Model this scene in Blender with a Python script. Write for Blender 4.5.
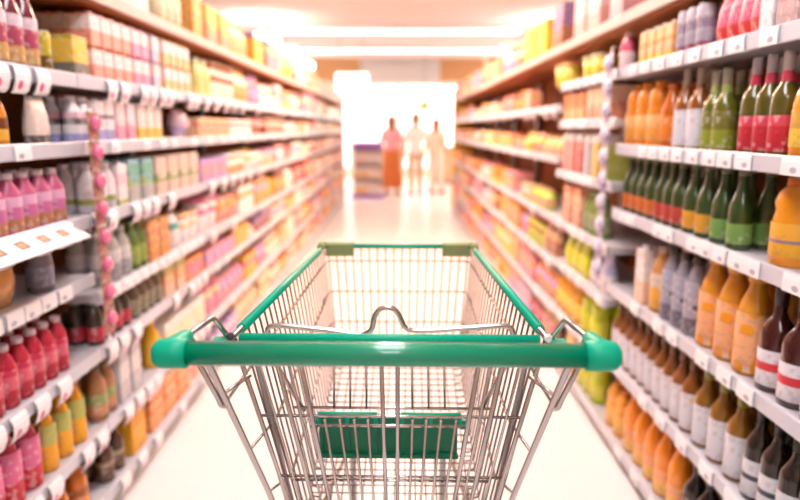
import bpy, math, random
from mathutils import Vector, Matrix

for o in list(bpy.data.objects):
    bpy.data.objects.remove(o)
scene = bpy.context.scene
col = scene.collection
RND = random.Random(7)

# ------------------------------------------------------------------ camera
FPX, CX, VY, H = 640.0, 398.0, 128.0, 1.36        # focal length in px, aisle vanishing point, eye height
TH = math.atan((250 - VY) / FPX)                  # downward pitch
CT, ST = math.cos(TH), math.sin(TH)
cam_d = bpy.data.cameras.new('camera')
cam = bpy.data.objects.new('camera', cam_d)
col.objects.link(cam)
cam_d.sensor_width = 36.0
cam_d.lens = 36.0 * FPX / 800.0
cam_d.shift_x = (400 - CX) / 800.0
cam_d.clip_start = 0.05
cam.location = (0, 0, H)
cam.rotation_euler = (math.pi / 2 - TH, 0, 0)
cam_d.dof.use_dof = True
cam_d.dof.focus_distance = 1.12
cam_d.dof.aperture_fstop = 28.8e-3 / 0.0162
scene.camera = cam

# ------------------------------------------------------------------ world, exposure
scene.view_settings.view_transform = 'Standard'
scene.view_settings.look = 'None'
scene.view_settings.gamma = 1.0
scene.view_settings.use_curve_mapping = False
scene.view_settings.exposure = 0.0
scene.cycles.max_bounces = 8
world = bpy.data.worlds.new('daylight')
scene.world = world
world.use_nodes = True
wb = world.node_tree.nodes['Background']
wb.inputs[0].default_value = (1.0, 0.94, 0.87, 1)
wb.inputs[1].default_value = 4.0

LAMP_NEAR = 14.5      # neutral aisle panels
FILL_FAR = 48.0       # added warm fill panels, unseen, that tint and brighten the far aisle
NEAR_COL = (0.98, 0.98, 1.0)
FILL_FAR_COL = (1.0, 0.66, 0.48)
GLOBE, GLOBE_COL = 30.0, (1.0, 0.9, 0.8)   # round lamps over the neighbouring aisles, bottle-side ones added for the ceiling

# ------------------------------------------------------------------ helpers: colour and materials
def lin(c):
    return tuple(((v / 255) / 12.92 if v / 255 <= 0.04045 else ((v / 255 + 0.055) / 1.055) ** 2.4) for v in c)

MATS = {}
def mat(key, rgb, rough=0.5, metal=0.0, coat=0.0, noise=0.0, nscale=20.0, spec=0.5, emit=None, estr=0.0, trans=0.0):
    if key in MATS:
        return MATS[key]
    m = bpy.data.materials.new(key)
    m.use_nodes = True
    nt = m.node_tree
    b = nt.nodes['Principled BSDF']
    c = lin(rgb)
    b.inputs['Base Color'].default_value = (*c, 1)
    b.inputs['Roughness'].default_value = rough
    b.inputs['Metallic'].default_value = metal
    b.inputs['Coat Weight'].default_value = coat
    b.inputs['Specular IOR Level'].default_value = spec
    b.inputs['Transmission Weight'].default_value = trans
    if noise:
        tc = nt.nodes.new('ShaderNodeTexCoord')
        nz = nt.nodes.new('ShaderNodeTexNoise')
        nz.inputs['Scale'].default_value = nscale
        nz.inputs['Detail'].default_value = 4
        mx = nt.nodes.new('ShaderNodeMix')
        mx.data_type = 'RGBA'
        mx.inputs['A'].default_value = (*[v * (1 - noise) for v in c], 1)
        mx.inputs['B'].default_value = (*[min(1, v * (1 + noise)) for v in c], 1)
        nt.links.new(tc.outputs['Object'], nz.inputs['Vector'])
        nt.links.new(nz.outputs['Fac'], mx.inputs['Factor'])
        nt.links.new(mx.outputs['Result'], b.inputs['Base Color'])
    if emit:
        b.inputs['Emission Color'].default_value = (*emit, 1)
        b.inputs['Emission Strength'].default_value = estr
    MATS[key] = m
    return m

def printed(bands, accent=None, size=0.03, amount=0.28, rough=0.4):
    """Flat printing on packaging: horizontal colour bands with blotches of an accent colour."""
    key = 'print_' + '_'.join('%d-%d-%d@%.2f' % (*c, p) for p, c in bands) + (str(accent) if accent else '') + '%.3f' % size
    if key in MATS:
        return MATS[key]
    m = bpy.data.materials.new('packaging_print')
    m.use_nodes = True
    nt = m.node_tree
    b = nt.nodes['Principled BSDF']
    b.inputs['Roughness'].default_value = rough
    tc = nt.nodes.new('ShaderNodeTexCoord')
    sp = nt.nodes.new('ShaderNodeSeparateXYZ')
    nt.links.new(tc.outputs['Generated'], sp.inputs[0])
    rp = nt.nodes.new('ShaderNodeValToRGB')
    rp.color_ramp.interpolation = 'CONSTANT'
    el = rp.color_ramp.elements
    el[0].position = bands[0][0]
    el[0].color = (*lin(bands[0][1]), 1)
    if len(bands) > 1:
        el[1].position = bands[1][0]
        el[1].color = (*lin(bands[1][1]), 1)
    else:
        el[1].position = 1.0
        el[1].color = el[0].color
    for p, c in bands[2:]:
        e = el.new(p)
        e.color = (*lin(c), 1)
    nt.links.new(sp.outputs['Z'], rp.inputs['Fac'])
    out = rp.outputs['Color']
    if accent:
        vo = nt.nodes.new('ShaderNodeTexVoronoi')
        vo.inputs['Scale'].default_value = 1.0 / size
        nt.links.new(tc.outputs['Object'], vo.inputs['Vector'])
        lt = nt.nodes.new('ShaderNodeMath')
        lt.operation = 'LESS_THAN'
        lt.inputs[1].default_value = amount
        nt.links.new(vo.outputs['Distance'], lt.inputs[0])
        mx = nt.nodes.new('ShaderNodeMix')
        mx.data_type = 'RGBA'
        mx.inputs['B'].default_value = (*lin(accent), 1)
        nt.links.new(lt.outputs[0], mx.inputs['Factor'])
        nt.links.new(out, mx.inputs['A'])
        out = mx.outputs['Result']
    nz = nt.nodes.new('ShaderNodeTexNoise')       # small print, photos and lettering too fine to read
    nz.inputs['Scale'].default_value = 55.0; nz.inputs['Detail'].default_value = 1.0
    nt.links.new(tc.outputs['Object'], nz.inputs['Vector'])
    gt = nt.nodes.new('ShaderNodeMapRange'); gt.inputs['From Min'].default_value = .56; gt.inputs['From Max'].default_value = .62
    gt.inputs['To Max'].default_value = .32
    nt.links.new(nz.outputs['Fac'], gt.inputs['Value'])
    m3 = nt.nodes.new('ShaderNodeMix'); m3.data_type = 'RGBA'
    dk = lin(bands[0][1]); lum = sum(dk) / 3
    m3.inputs['B'].default_value = (.9, .86, .84, 1) if lum < .45 else (.42, .24, .2, 1)
    nt.links.new(out, m3.inputs['A']); nt.links.new(gt.outputs[0], m3.inputs['Factor'])
    out = m3.outputs['Result']
    nt.links.new(out, b.inputs['Base Color'])
    MATS[key] = m
    return m

# ------------------------------------------------------------------ helpers: geometry
class MB:
    def __init__(self):
        self.v, self.f, self.s = [], [], []
    def add(self, verts, faces, smooth=False):
        n = len(self.v)
        self.v += [tuple(p) for p in verts]
        self.f += [tuple(i + n for i in f) for f in faces]
        self.s += [smooth] * len(faces)
        return self
    def box(self, x0, x1, y0, y1, z0, z1, bev=0.0, M=None):
        if bev <= 0:
            vs = [(x, y, z) for z in (z0, z1) for y in (y0, y1) for x in (x0, x1)]
            fs = [(0, 2, 3, 1), (4, 5, 7, 6), (0, 1, 5, 4), (2, 6, 7, 3), (0, 4, 6, 2), (1, 3, 7, 5)]
        else:
            b = bev
            def ring(z, i):
                return [(x0 + i, y0 + b, z), (x0 + b, y0 + i, z), (x1 - b, y0 + i, z), (x1 - i, y0 + b, z),
                        (x1 - i, y1 - b, z), (x1 - b, y1 - i, z), (x0 + b, y1 - i, z), (x0 + i, y1 - b, z)]
            vs = ring(z0, b * .6) + ring(z0 + b, 0) + ring(z1 - b, 0) + ring(z1, b * .6)
            fs = [tuple(range(7, -1, -1)), tuple(range(24, 32))]
            for k in range(3):
                for i in range(8):
                    j = (i + 1) % 8
                    fs.append((k * 8 + i, k * 8 + j, k * 8 + 8 + j, k * 8 + 8 + i))
        if M is not None:
            vs = [M @ Vector(p) for p in vs]
        return self.add(vs, fs)
    def lathe(self, prof, n=16, c=(0, 0), sx=1.0, sy=1.0, smooth=True, cap0=True, cap1=True, M=None):
        vs, fs = [], []
        for r, z in prof:
            for i in range(n):
                a = 2 * math.pi * i / n
                vs.append((c[0] + r * sx * math.cos(a), c[1] + r * sy * math.sin(a), z))
        for k in range(len(prof) - 1):
            for i in range(n):
                j = (i + 1) % n
                fs.append((k * n + i, k * n + j, (k + 1) * n + j, (k + 1) * n + i))
        if M is not None:
            vs = [M @ Vector(p) for p in vs]
        m = len(self.f)
        self.add(vs, fs, smooth)
        caps = []
        if cap0: caps.append(tuple(range(n - 1, -1, -1)))
        if cap1: caps.append(tuple((len(prof) - 1) * n + i for i in range(n)))
        base = len(self.v) - len(vs)
        for cp in caps:
            self.f.append(tuple(base + i for i in cp)); self.s.append(False)
        return self
    def tube(self, pts, r, n=8, closed=False):
        pts = [Vector(p) for p in pts]
        q = [pts[0]]
        for p in pts[1:]:
            if (p - q[-1]).length > 1e-5:
                q.append(p)
        pts = q
        m = len(pts)
        rs = r if isinstance(r, (list, tuple)) else [r] * m
        tang = []
        for i in range(m):
            if closed:
                t = pts[(i + 1) % m] - pts[i - 1]
            else:
                t = pts[min(i + 1, m - 1)] - pts[max(i - 1, 0)]
            tang.append(t.normalized())
        up = Vector((0, 0, 1)) if abs(tang[0].z) < 0.9 else Vector((1, 0, 0))
        nrm = (up - tang[0] * up.dot(tang[0])).normalized()
        vs, fs = [], []
        for i in range(m):
            nrm = (nrm - tang[i] * nrm.dot(tang[i])).normalized()
            bi = tang[i].cross(nrm)
            for k in range(n):
                a = 2 * math.pi * k / n
                vs.append(pts[i] + (nrm * math.cos(a) + bi * math.sin(a)) * rs[i])
        for i in range(m if closed else m - 1):
            j2 = (i + 1) % m
            for k in range(n):
                k2 = (k + 1) % n
                fs.append((i * n + k, i * n + k2, j2 * n + k2, j2 * n + k))
        base = len(self.v)
        self.add(vs, fs, True)
        if not closed:
            self.f.append(tuple(base + i for i in range(n - 1, -1, -1))); self.s.append(False)
            self.f.append(tuple(base + (m - 1) * n + i for i in range(n))); self.s.append(False)
        return self
    def prism(self, poly, axis, a0, a1):
        """poly: 2-D outline; axis 'x' extrudes (y,z), 'y' extrudes (x,z), 'z' extrudes (x,y)."""
        def P(p, a):
            return {'x': (a, p[0], p[1]), 'y': (p[0], a, p[1]), 'z': (p[0], p[1], a)}[axis]
        n = len(poly)
        vs = [P(p, a0) for p in poly] + [P(p, a1) for p in poly]
        fs = [tuple(range(n - 1, -1, -1)), tuple(range(n, 2 * n))]
        fs += [(i, (i + 1) % n, n + (i + 1) % n, n + i) for i in range(n)]
        return self.add(vs, fs)
    def mesh(self, name, material):
        me = bpy.data.meshes.new(name)
        me.from_pydata(self.v, [], self.f)
        me.polygons.foreach_set('use_smooth', self.s)
        me.materials.append(material)
        me.update()
        return me
    def obj(self, name, material, parent=None):
        return link(name, self.mesh(name, material), parent)

def link(name, data, parent=None, loc=None, rz=0.0):
    o = bpy.data.objects.new(name, data)
    col.objects.link(o)
    if parent is not None:
        o.parent = parent
    if loc is not None:
        o.location = loc
    if rz:
        o.rotation_euler = (0, 0, rz)
    return o

LABELS = {}
def tag(o, label, cat, group=None):
    o['label'] = label
    o['category'] = cat
    if group:
        o['group'] = group
    return o

def struct(o):
    o['kind'] = 'structure'
    return o

def fillet(pts, r, k=4):
    pts = [Vector(p) for p in pts]
    out = [pts[0]]
    for i in range(1, len(pts) - 1):
        a, b, c = pts[i - 1], pts[i], pts[i + 1]
        ra = min(r, (a - b).length * .49, (c - b).length * .49)
        p0 = b + (a - b).normalized() * ra
        p1 = b + (c - b).normalized() * ra
        for j in range(k + 1):
            t = j / k
            out.append(p0 * (1 - t) ** 2 + b * 2 * t * (1 - t) + p1 * t * t)
    out.append(pts[-1])
    return out

def y_at(px, X, Z):
    """Distance along the aisle of the point at image column px on the vertical plane x = X, height Z."""
    d = abs(X) * FPX / abs(px - CX)
    return (d - (H - Z) * ST) / CT

# ------------------------------------------------------------------ shared materials
M_FLOOR = mat('floor_vinyl', (244, 238, 238), 0.28, noise=0.03, nscale=3)
M_CEIL = mat('ceiling_paint', (250, 232, 228), 0.9)
M_WALL = mat('wall_paint', (238, 226, 214), 0.9)
M_SHELF = mat('shelf_enamel', (200, 197, 203), 0.35, noise=0.04)
M_RAIL = mat('price_rail_plastic', (208, 208, 218), 0.3, noise=0.04, nscale=40)
M_BACK = mat('shelf_back_brown', (160, 88, 34), 0.7, noise=0.15, nscale=8)
M_TOPLIP = mat('canopy_lip', (214, 190, 178), 0.5)
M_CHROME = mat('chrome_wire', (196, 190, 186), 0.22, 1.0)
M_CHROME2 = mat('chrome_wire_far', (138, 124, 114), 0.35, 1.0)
M_GREEN = mat('green_plastic', (4, 146, 108), 0.25, coat=0.5)
M_GREENCAP = mat('bright_green_plastic', (0, 174, 138), 0.42, spec=0.3)
M_GREENDARK = mat('seat_green_plastic', (8, 118, 84), 0.35)
M_OLIVE = mat('olive_plastic', (146, 160, 104), 0.5)
M_RUBBER = mat('grey_rubber', (70, 70, 72), 0.7)
M_GREY = mat('zinc_steel', (168, 166, 164), 0.35, 0.8)
M_WHITE = mat('white_plastic', (240, 238, 240), 0.4)
M_BEAM = mat('bulkhead_tan', (196, 150, 104), 0.8)
M_GREYB = mat('bulkhead_grey', (206, 204, 204), 0.7)

# ------------------------------------------------------------------ room
WL, WR, YB, YF, ZC = -5.5, 5.5, -2.5, 18.0, 2.9
struct(MB().box(WL, WR, YB, YF, -0.1, 0).obj('floor', M_FLOOR))
struct(MB().box(WL, WR, YB, YF, ZC, ZC + 0.1).obj('ceiling', M_CEIL))
struct(MB().box(WL - 0.1, WL, YB, YF, 0, ZC).obj('wall_left', M_WALL))
struct(MB().box(WR, WR + 0.1, YB, YF, 0, ZC).obj('wall_right', M_WALL))
struct(MB().box(WL, WR, YB - 0.1, YB, 0, ZC).obj('wall_back', M_WALL))
wf = MB()
wf.box(WL, WR, YF, YF + 0.12, 0, 0.25).box(WL, WR, YF, YF + 0.12, 2.55, ZC)
wf.box(WL, -3.9, YF, YF + 0.12, .25, 2.55).box(3.9, WR, YF, YF + 0.12, .25, 2.55)
struct(wf.obj('wall_front', M_WALL))
mg = bpy.data.materials.new('window_glass'); mg.use_nodes = True
nt = mg.node_tree; nt.nodes.clear()
out = nt.nodes.new('ShaderNodeOutputMaterial'); mix = nt.nodes.new('ShaderNodeMixShader')
tr = nt.nodes.new('ShaderNodeBsdfTransparent'); gl = nt.nodes.new('ShaderNodeBsdfGlossy')
tr.inputs[0].default_value = (.97, .97, .97, 1); gl.inputs['Roughness'].default_value = .03
mix.inputs[0].default_value = .06
nt.links.new(tr.outputs[0], mix.inputs[1]); nt.links.new(gl.outputs[0], mix.inputs[2]); nt.links.new(mix.outputs[0], out.inputs[0])
for i in range(6):
    x0 = -3.9 + i * 1.3; x1 = x0 + 1.3
    w = link('window_%d' % (i + 1), None); w.location = (x0, YF, .25); struct(w)
    fr = MB()
    fr.box(0, .05, .02, .10, 0, 2.3).box(1.25, 1.3, .02, .10, 0, 2.3).box(.05, 1.25, .02, .10, 0, .05).box(.05, 1.25, .02, .10, 2.25, 2.3)
    fr.obj('window_frame', M_WHITE, w)
    MB().box(.05, 1.25, .055, .065, .05, 2.25).obj('pane', mg, w)
# ceiling downstands and bulkhead
struct(MB().box(-1.95, -0.85, 15.0, 15.3, 2.40, ZC).box(.95, 1.95, 15.0, 15.3, 2.40, ZC).obj('trim_1', M_BEAM))
struct(MB().box(-0.85, 0.95, 14.95, 15.3, 2.38, 2.8).box(-0.85, .95, 15.0, 15.3, 2.8, ZC).obj('trim_2', M_GREYB))

def ceiling_light(x, y, sx, sy, colr, strength, label, group, drop=0.05):
    o = link('ceiling_light', None, None, (x, y, ZC - drop))
    fr = MB()
    a, b = sx / 2, sy / 2
    fr.box(-a - .03, a + .03, -b - .03, -b, -.012, drop - .001).box(-a - .03, a + .03, b, b + .03, -.012, drop - .001)
    fr.box(-a - .03, -a, -b, b, -.012, drop - .001).box(a, a + .03, -b, b, -.012, drop - .001)
    fr.obj('frame', M_WHITE, o)
    m = mat('lamp_%s_%.1f' % (str(colr), strength), (255, 255, 255), emit=colr, estr=strength)
    MB().box(-a, a, -b, b, -.006, .02).obj('diffuser', m, o)
    tag(o, label, 'light', group)
for y in (-1.2, 0.9, 3.0):
    ceiling_light(0.0, y, .5, 1.3, NEAR_COL, LAMP_NEAR, 'cool white panel light on the ceiling, %s above the near aisle' % {-1.2: 'third', .9: 'second', 3.0: 'first'}[y], 'aisle panel lights')
for y in (4.9, 6.8):  # added fill, kept above the view, gives the warm far wash
    ceiling_light(0.0, y, .5, 1.2, FILL_FAR_COL, FILL_FAR, 'added warm fill panel on the ceiling, %s towards the windows' % ('first' if y < 6 else 'second'), 'added warm fill panels')
def hanging_light(x, y, z, colr, strength, label, group):
    o = link('pendant_light', None, None, (x, y, z))
    m = mat('lamp_%s_%.1f' % (str(colr), strength), (255, 255, 255), emit=colr, estr=strength)
    MB().lathe([(.12, 0), (.22, .03), (.25, .09), (.22, .15), (.12, .18)], 20).obj('globe', m, o)
    MB().lathe([(.05, .18), (.05, .21), (.012, .23)], 12).obj('holder', M_WHITE, o)
    MB().tube([(0, 0, .22), (0, 0, ZC - z)], .008, 6).obj('cord', M_WHITE, o)
    tag(o, label, 'light', group)
for y in (6.0, 9.6, 13.4):
    NTH = ['first', 'second', 'third']
    hanging_light(-1.95, y, 2.5, GLOBE_COL, GLOBE, 'round white globe light behind the carton side, %s from windows' % NTH[int((14 - y) / 3)], 'globe lights behind the carton side')
    hanging_light(2.3, y, 2.3, GLOBE_COL, GLOBE, 'added round white fill globe behind the bottle side, %s from windows' % NTH[int((14 - y) / 3)], 'added fill globes behind the bottle side')  # added opposite the carton-side globes to brighten the ceiling
for y, nm in ((10.5, 'hanging sign side'), (13.0, 'grey bulkhead side')):
    ceiling_light(0.0, y, 3.8, .42, (1, .84, .74), 4.2, 'long lamp strip across the ceiling on the %s' % nm, None)
ceiling_light(0.2, 16.6, 1.6, .4, FILL_FAR_COL, FILL_FAR, 'added warm fill panel hidden behind the grey bulkhead', None)  # added warm fill, hidden from view by the bulkhead

# ------------------------------------------------------------------ shelving
XL, XR = -1.004, 0.89            # shelf lips of the two runs
DEPTH = 0.42
class Side:
    def __init__(self, sgn, X):
        self.s, self.X = sgn, X   # sgn -1: run on the carton side, +1: bottle side
LS, RS = Side(-1, XL), Side(1, XR)
RUN = {-1: 'carton', 1: 'bottle'}

def tag_mat(key, mark, base=(246, 244, 248)):
    if key in MATS:
        return MATS[key]
    m = bpy.data.materials.new(key); m.use_nodes = True
    nt = m.node_tree; b = nt.nodes['Principled BSDF']; b.inputs['Roughness'].default_value = .35
    tc = nt.nodes.new('ShaderNodeTexCoord'); vo = nt.nodes.new('ShaderNodeVectorMath')
    vo.operation = 'DISTANCE'; vo.inputs[1].default_value = (.5, .35, .3)
    nt.links.new(tc.outputs['Generated'], vo.inputs[0])
    sp = nt.nodes.new('ShaderNodeSeparateXYZ'); nt.links.new(tc.outputs['Generated'], sp.inputs[0])
    cb = nt.nodes.new('ShaderNodeCombineXYZ'); cb.inputs[0].default_value = .5
    nt.links.new(sp.outputs['Y'], cb.inputs[1]); nt.links.new(sp.outputs['Z'], cb.inputs[2])
    nt.links.new(cb.outputs[0], vo.inputs[0])
    lt = nt.nodes.new('ShaderNodeMath'); lt.operation = 'LESS_THAN'; lt.inputs[1].default_value = .17
    nt.links.new(vo.outputs['Value'], lt.inputs[0])
    mx = nt.nodes.new('ShaderNodeMix'); mx.data_type = 'RGBA'
    mx.inputs['A'].default_value = (*lin(base), 1); mx.inputs['B'].default_value = (*lin(mark), 1)
    nt.links.new(lt.outputs[0], mx.inputs['Factor']); nt.links.new(mx.outputs['Result'], b.inputs['Base Color'])
    MATS[key] = m
    return m
T_PINK = tag_mat('price_card_pink', (232, 90, 150))
T_GREY = tag_mat('price_card_grey', (180, 176, 190))
TAGMESH = {}
def tag_mesh(kind, s):
    """Price cards: 'hang' curls out below the rail, 'flat' sits in the rail. Local x is out into the aisle."""
    k = (kind, s)
    if k not in TAGMESH:
        d = -s
        if kind == 'hang':
            prof = [(.004, .012), (.010, .004), (.014, -.012), (.012, -.032), (.004, -.052), (-.004, -.060)]
            w = .034
        else:
            prof = [(.003, .016), (.005, .004), (.0055, -.010), (.005, -.026)]
            w = .038
        m = MB()
        vs, fs = [], []
        for x, z in prof:
            vs += [(d * x, -w, z), (d * x, w, z), (d * (x - .003), w, z), (d * (x - .003), -w, z)]
        n = len(prof)
        for i in range(n - 1):
            for a in range(4):
                fs.append((i * 4 + a, i * 4 + (a + 1) % 4, i * 4 + 4 + (a + 1) % 4, i * 4 + 4 + a))
        fs += [(3, 2, 1, 0), (n * 4 - 4, n * 4 - 3, n * 4 - 2, n * 4 - 1)]
        m.add(vs, fs)
        TAGMESH[k] = m.mesh('price_tag', T_PINK if kind == 'hang' else T_GREY)
    return TAGMESH[k]

BOARDM = bpy.data.materials.new('tilted_price_board'); BOARDM.use_nodes = True
def _board():
    nt = BOARDM.node_tree; b = nt.nodes['Principled BSDF']; b.inputs['Roughness'].default_value = .3
    tc = nt.nodes.new('ShaderNodeTexCoord'); sp = nt.nodes.new('ShaderNodeSeparateXYZ')
    nt.links.new(tc.outputs['Object'], sp.inputs[0])
    def mth(op, a, bb):
        n = nt.nodes.new('ShaderNodeMath'); n.operation = op
        for i, q in enumerate((a, bb)):
            if isinstance(q, (int, float)): n.inputs[i].default_value = q
            else: nt.links.new(q, n.inputs[i])
        return n.outputs[0]
    fy = mth('FRACT', mth('MULTIPLY', sp.outputs['Y'], 10.0), 0.0)
    ay = mth('ABSOLUTE', mth('SUBTRACT', fy, .5), 0.0)
    az = mth('ABSOLUTE', mth('SUBTRACT', sp.outputs['X'], .0), 0.0)
    dark = mth('MULTIPLY', mth('LESS_THAN', ay, .2), mth('LESS_THAN', az, .014))
    org = mth('MULTIPLY', mth('LESS_THAN', ay, .13), mth('LESS_THAN', az, .009))
    m1 = nt.nodes.new('ShaderNodeMix'); m1.data_type = 'RGBA'
    m1.inputs['A'].default_value = (*lin((246, 246, 250)), 1); m1.inputs['B'].default_value = (*lin((120, 100, 90)), 1)
    nt.links.new(dark, m1.inputs['Factor'])
    m2 = nt.nodes.new('ShaderNodeMix'); m2.data_type = 'RGBA'
    nt.links.new(m1.outputs['Result'], m2.inputs['A']); m2.inputs['B'].default_value = (*lin((244, 180, 130)), 1)
    nt.links.new(org, m2.inputs['Factor']); nt.links.new(m2.outputs['Result'], b.inputs['Base Color'])
_board()

def bay(side, y0, y1, levels, label, tags, last=False):
    s, X = side.s, side.X
    root = link('shelving_unit', None, None, (X, y0, 0))
    tag(root, label, 'shelving', 'shelving units along the aisle')
    L = y1 - y0
    def bx(m, o0, o1, ya, yb, z0, z1, bev=0):   # o: distance outward from the lip, away from the aisle
        a, b = sorted((s * o0, s * o1))
        return m.box(a, b, ya, yb, z0, z1, bev)
    bx(MB(), DEPTH + .002, DEPTH + .03, 0.001, L - .001, 0.0, 1.92).obj('back_panel', M_BACK, root)
    for ya, yb in ((0.001, .026), (L - .026, L - .001)):
        bx(MB(), .36, DEPTH, ya, yb, 0.0, 1.9).obj('upright', M_GREY, root)
    bx(MB(), .03, .36, .027, L - .027, 0.0, levels[-1] - .034).obj('base_plinth', M_GREY, root)
    for i, z in enumerate(levels):
        top = z + .01
        th = .045 if i == 0 else .028
        m = MB()
        bx(m, .012, DEPTH - .002 if i == 0 else .358, .002, L - .002, top - th, top)
        sh = m.obj('shelf', M_SHELF if i else M_BACK, root)
        m = MB()
        bx(m, 0.0, .011, .002, L - .002, z - .026, z + .018, .003)
        m.obj('price_rail', M_RAIL if i else M_TOPLIP, sh)
        spec = tags.get(i)
        if spec:
            kind, pitch, jit = spec
            n = int(L / pitch)
            for k in range(n):
                if RND.random() < jit:
                    continue
                yy = (k + .5) * pitch + RND.uniform(-.2, .2) * pitch * .5
                if yy > L - .04 or yy < .04: continue
                link('price_tag', tag_mesh(kind, s), sh, (-s * .0005, yy, z))
    return root

ORD = ['first', 'second', 'third', 'fourth', 'fifth', 'sixth', 'seventh', 'eighth', 'ninth', 'tenth']
LLEV1 = [1.80, 1.51, 1.30, 1.065, .873, .61, .34, .10]
LLEV = [1.80, 1.51, 1.30, 1.065, .80, .61, .34, .10]
RLEV1 = [1.79, 1.58, 1.28, 1.02, .70, .39, .075]
RLEV2 = [1.79, 1.58, 1.385, 1.12, .85, .62, .35, .075]
RLEV3 = [1.79, 1.47, 1.19, .85, .60, .33, .075]
LB = [.75, 2.07] + [2.07 + 1.25 * k for k in range(1, 9)]          # ends about 12.07
RB = [.5, 2.66, 3.6] + [3.6 + 1.15 * k for k in range(1, 7)]  # ends about 10.5
near_tags_l = {1: ('hang', .095, .2), 2: ('flat', .15, .3), 3: ('hang', .1, .3), 4: ('flat', .09, .2), 5: ('hang', .11, .3), 6: ('hang', .1, .3), 7: ('hang', .16, .3)}
far_tags = {1: ('hang', .2, .4), 2: ('flat', .25, .4), 3: ('hang', .22, .4), 4: ('hang', .22, .4), 5: ('flat', .25, .4), 6: ('flat', .3, .4)}
near_tags_r = {1: ('flat', .13, .25), 2: ('flat', .1, .2), 3: ('flat', .085, .25), 4: ('flat', .11, .3), 5: ('flat', .16, .3), 6: ('flat', .2, .3)}
LBAYS, RBAYS = [], []
for k in range(len(LB) - 1):
    if k == 0: lab = 'grey steel shelving unit with a tilted white price board and crimson bottles'
    elif k == 1: lab = 'grey steel shelving unit holding pink striped cartons, just past the pink clip strip'
    else: lab = 'steel shelving unit, %s past the pink clip strip, with brown back panel' % ORD[k - 1]
    b = bay(LS, LB[k], LB[k + 1], LLEV1 if k == 0 else LLEV, lab, near_tags_l if k < 2 else (far_tags if k < 5 else {}))
    LBAYS.append((LB[k], LB[k + 1], LLEV1 if k == 0 else LLEV, b))
for k in range(len(RB) - 1):
    lv = RLEV1 if k < 1 else (RLEV2 if k == 1 else RLEV3)
    if k == 0: lab = 'grey steel shelving unit holding dark green bottles, juice and brown bottles'
    else: lab = 'steel shelving unit, %s past the lilac clip strip, with brown back panel' % ORD[k - 1]
    b = bay(RS, RB[k], RB[k + 1], lv, lab, near_tags_r if k < 2 else (far_tags if k < 5 else {}))
    RBAYS.append((RB[k], RB[k + 1], lv, b))
# tilted price board clipped to the fourth shelf of the first unit
shelf_d = [c for c in LBAYS[0][3].children if c.name.startswith('shelf')][3]
pb = MB().box(-.045, .045, -.34, .34, -.002, .002).obj('price_board', BOARDM, shelf_d)
pb.location = (.048, 0.80, 1.065); pb.rotation_euler = (0, math.radians(32), 0)

# end panels of the two runs
tag(MB().box(XL - DEPTH - .03, XL + .002, LB[-1] + .004, LB[-1] + .03, 0, 1.95).obj('end_panel', mat('salmon_board', (236, 170, 150), .6)),
    'salmon end panel closing the carton-side shelving run', 'panel')
tag(MB().box(XR - .002, XR + DEPTH + .03, RB[-1] + .004, RB[-1] + .03, 0, 1.95).obj('end_panel', mat('yellow_board', (240, 190, 70), .6)),
    'yellow end panel closing the bottle-side shelving run', 'panel')

# ------------------------------------------------------------------ products
def bottle_prof(style, r, h):
    if style == 'wine':
        return [(r * .9, 0), (r, .004), (r, h * .58), (r * .92, h * .64), (r * .5, h * .74), (r * .36, h * .8), (r * .34, h * .93), (r * .34, h)]
    if style == 'beer':
        return [(r * .9, 0), (r, .004), (r, h * .5), (r * .94, h * .57), (r * .62, h * .7), (r * .4, h * .82), (r * .36, h * .95), (r * .36, h)]
    if style == 'juice':
        return [(r * .86, 0), (r, h * .03), (r, h * .2), (r * .94, h * .24), (r * .94, h * .3), (r, h * .34), (r, h * .58), (r * .93, h * .66), (r * .72, h * .78), (r * .48, h * .88), (r * .44, h * .93), (r * .44, h)]
    if style == 'jug':
        return [(r * .9, 0), (r, h * .04), (r, h * .5), (r * .9, h * .6), (r * .86, h * .66), (r * .95, h * .74), (r * .8, h * .86), (r * .45, h * .94), (r * .42, h)]
    return [(r * .88, 0), (r, h * .03), (r, h * .62), (r * .9, h * .72), (r * .55, h * .86), (r * .42, h * .92), (r * .42, h)]   # pet

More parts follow.
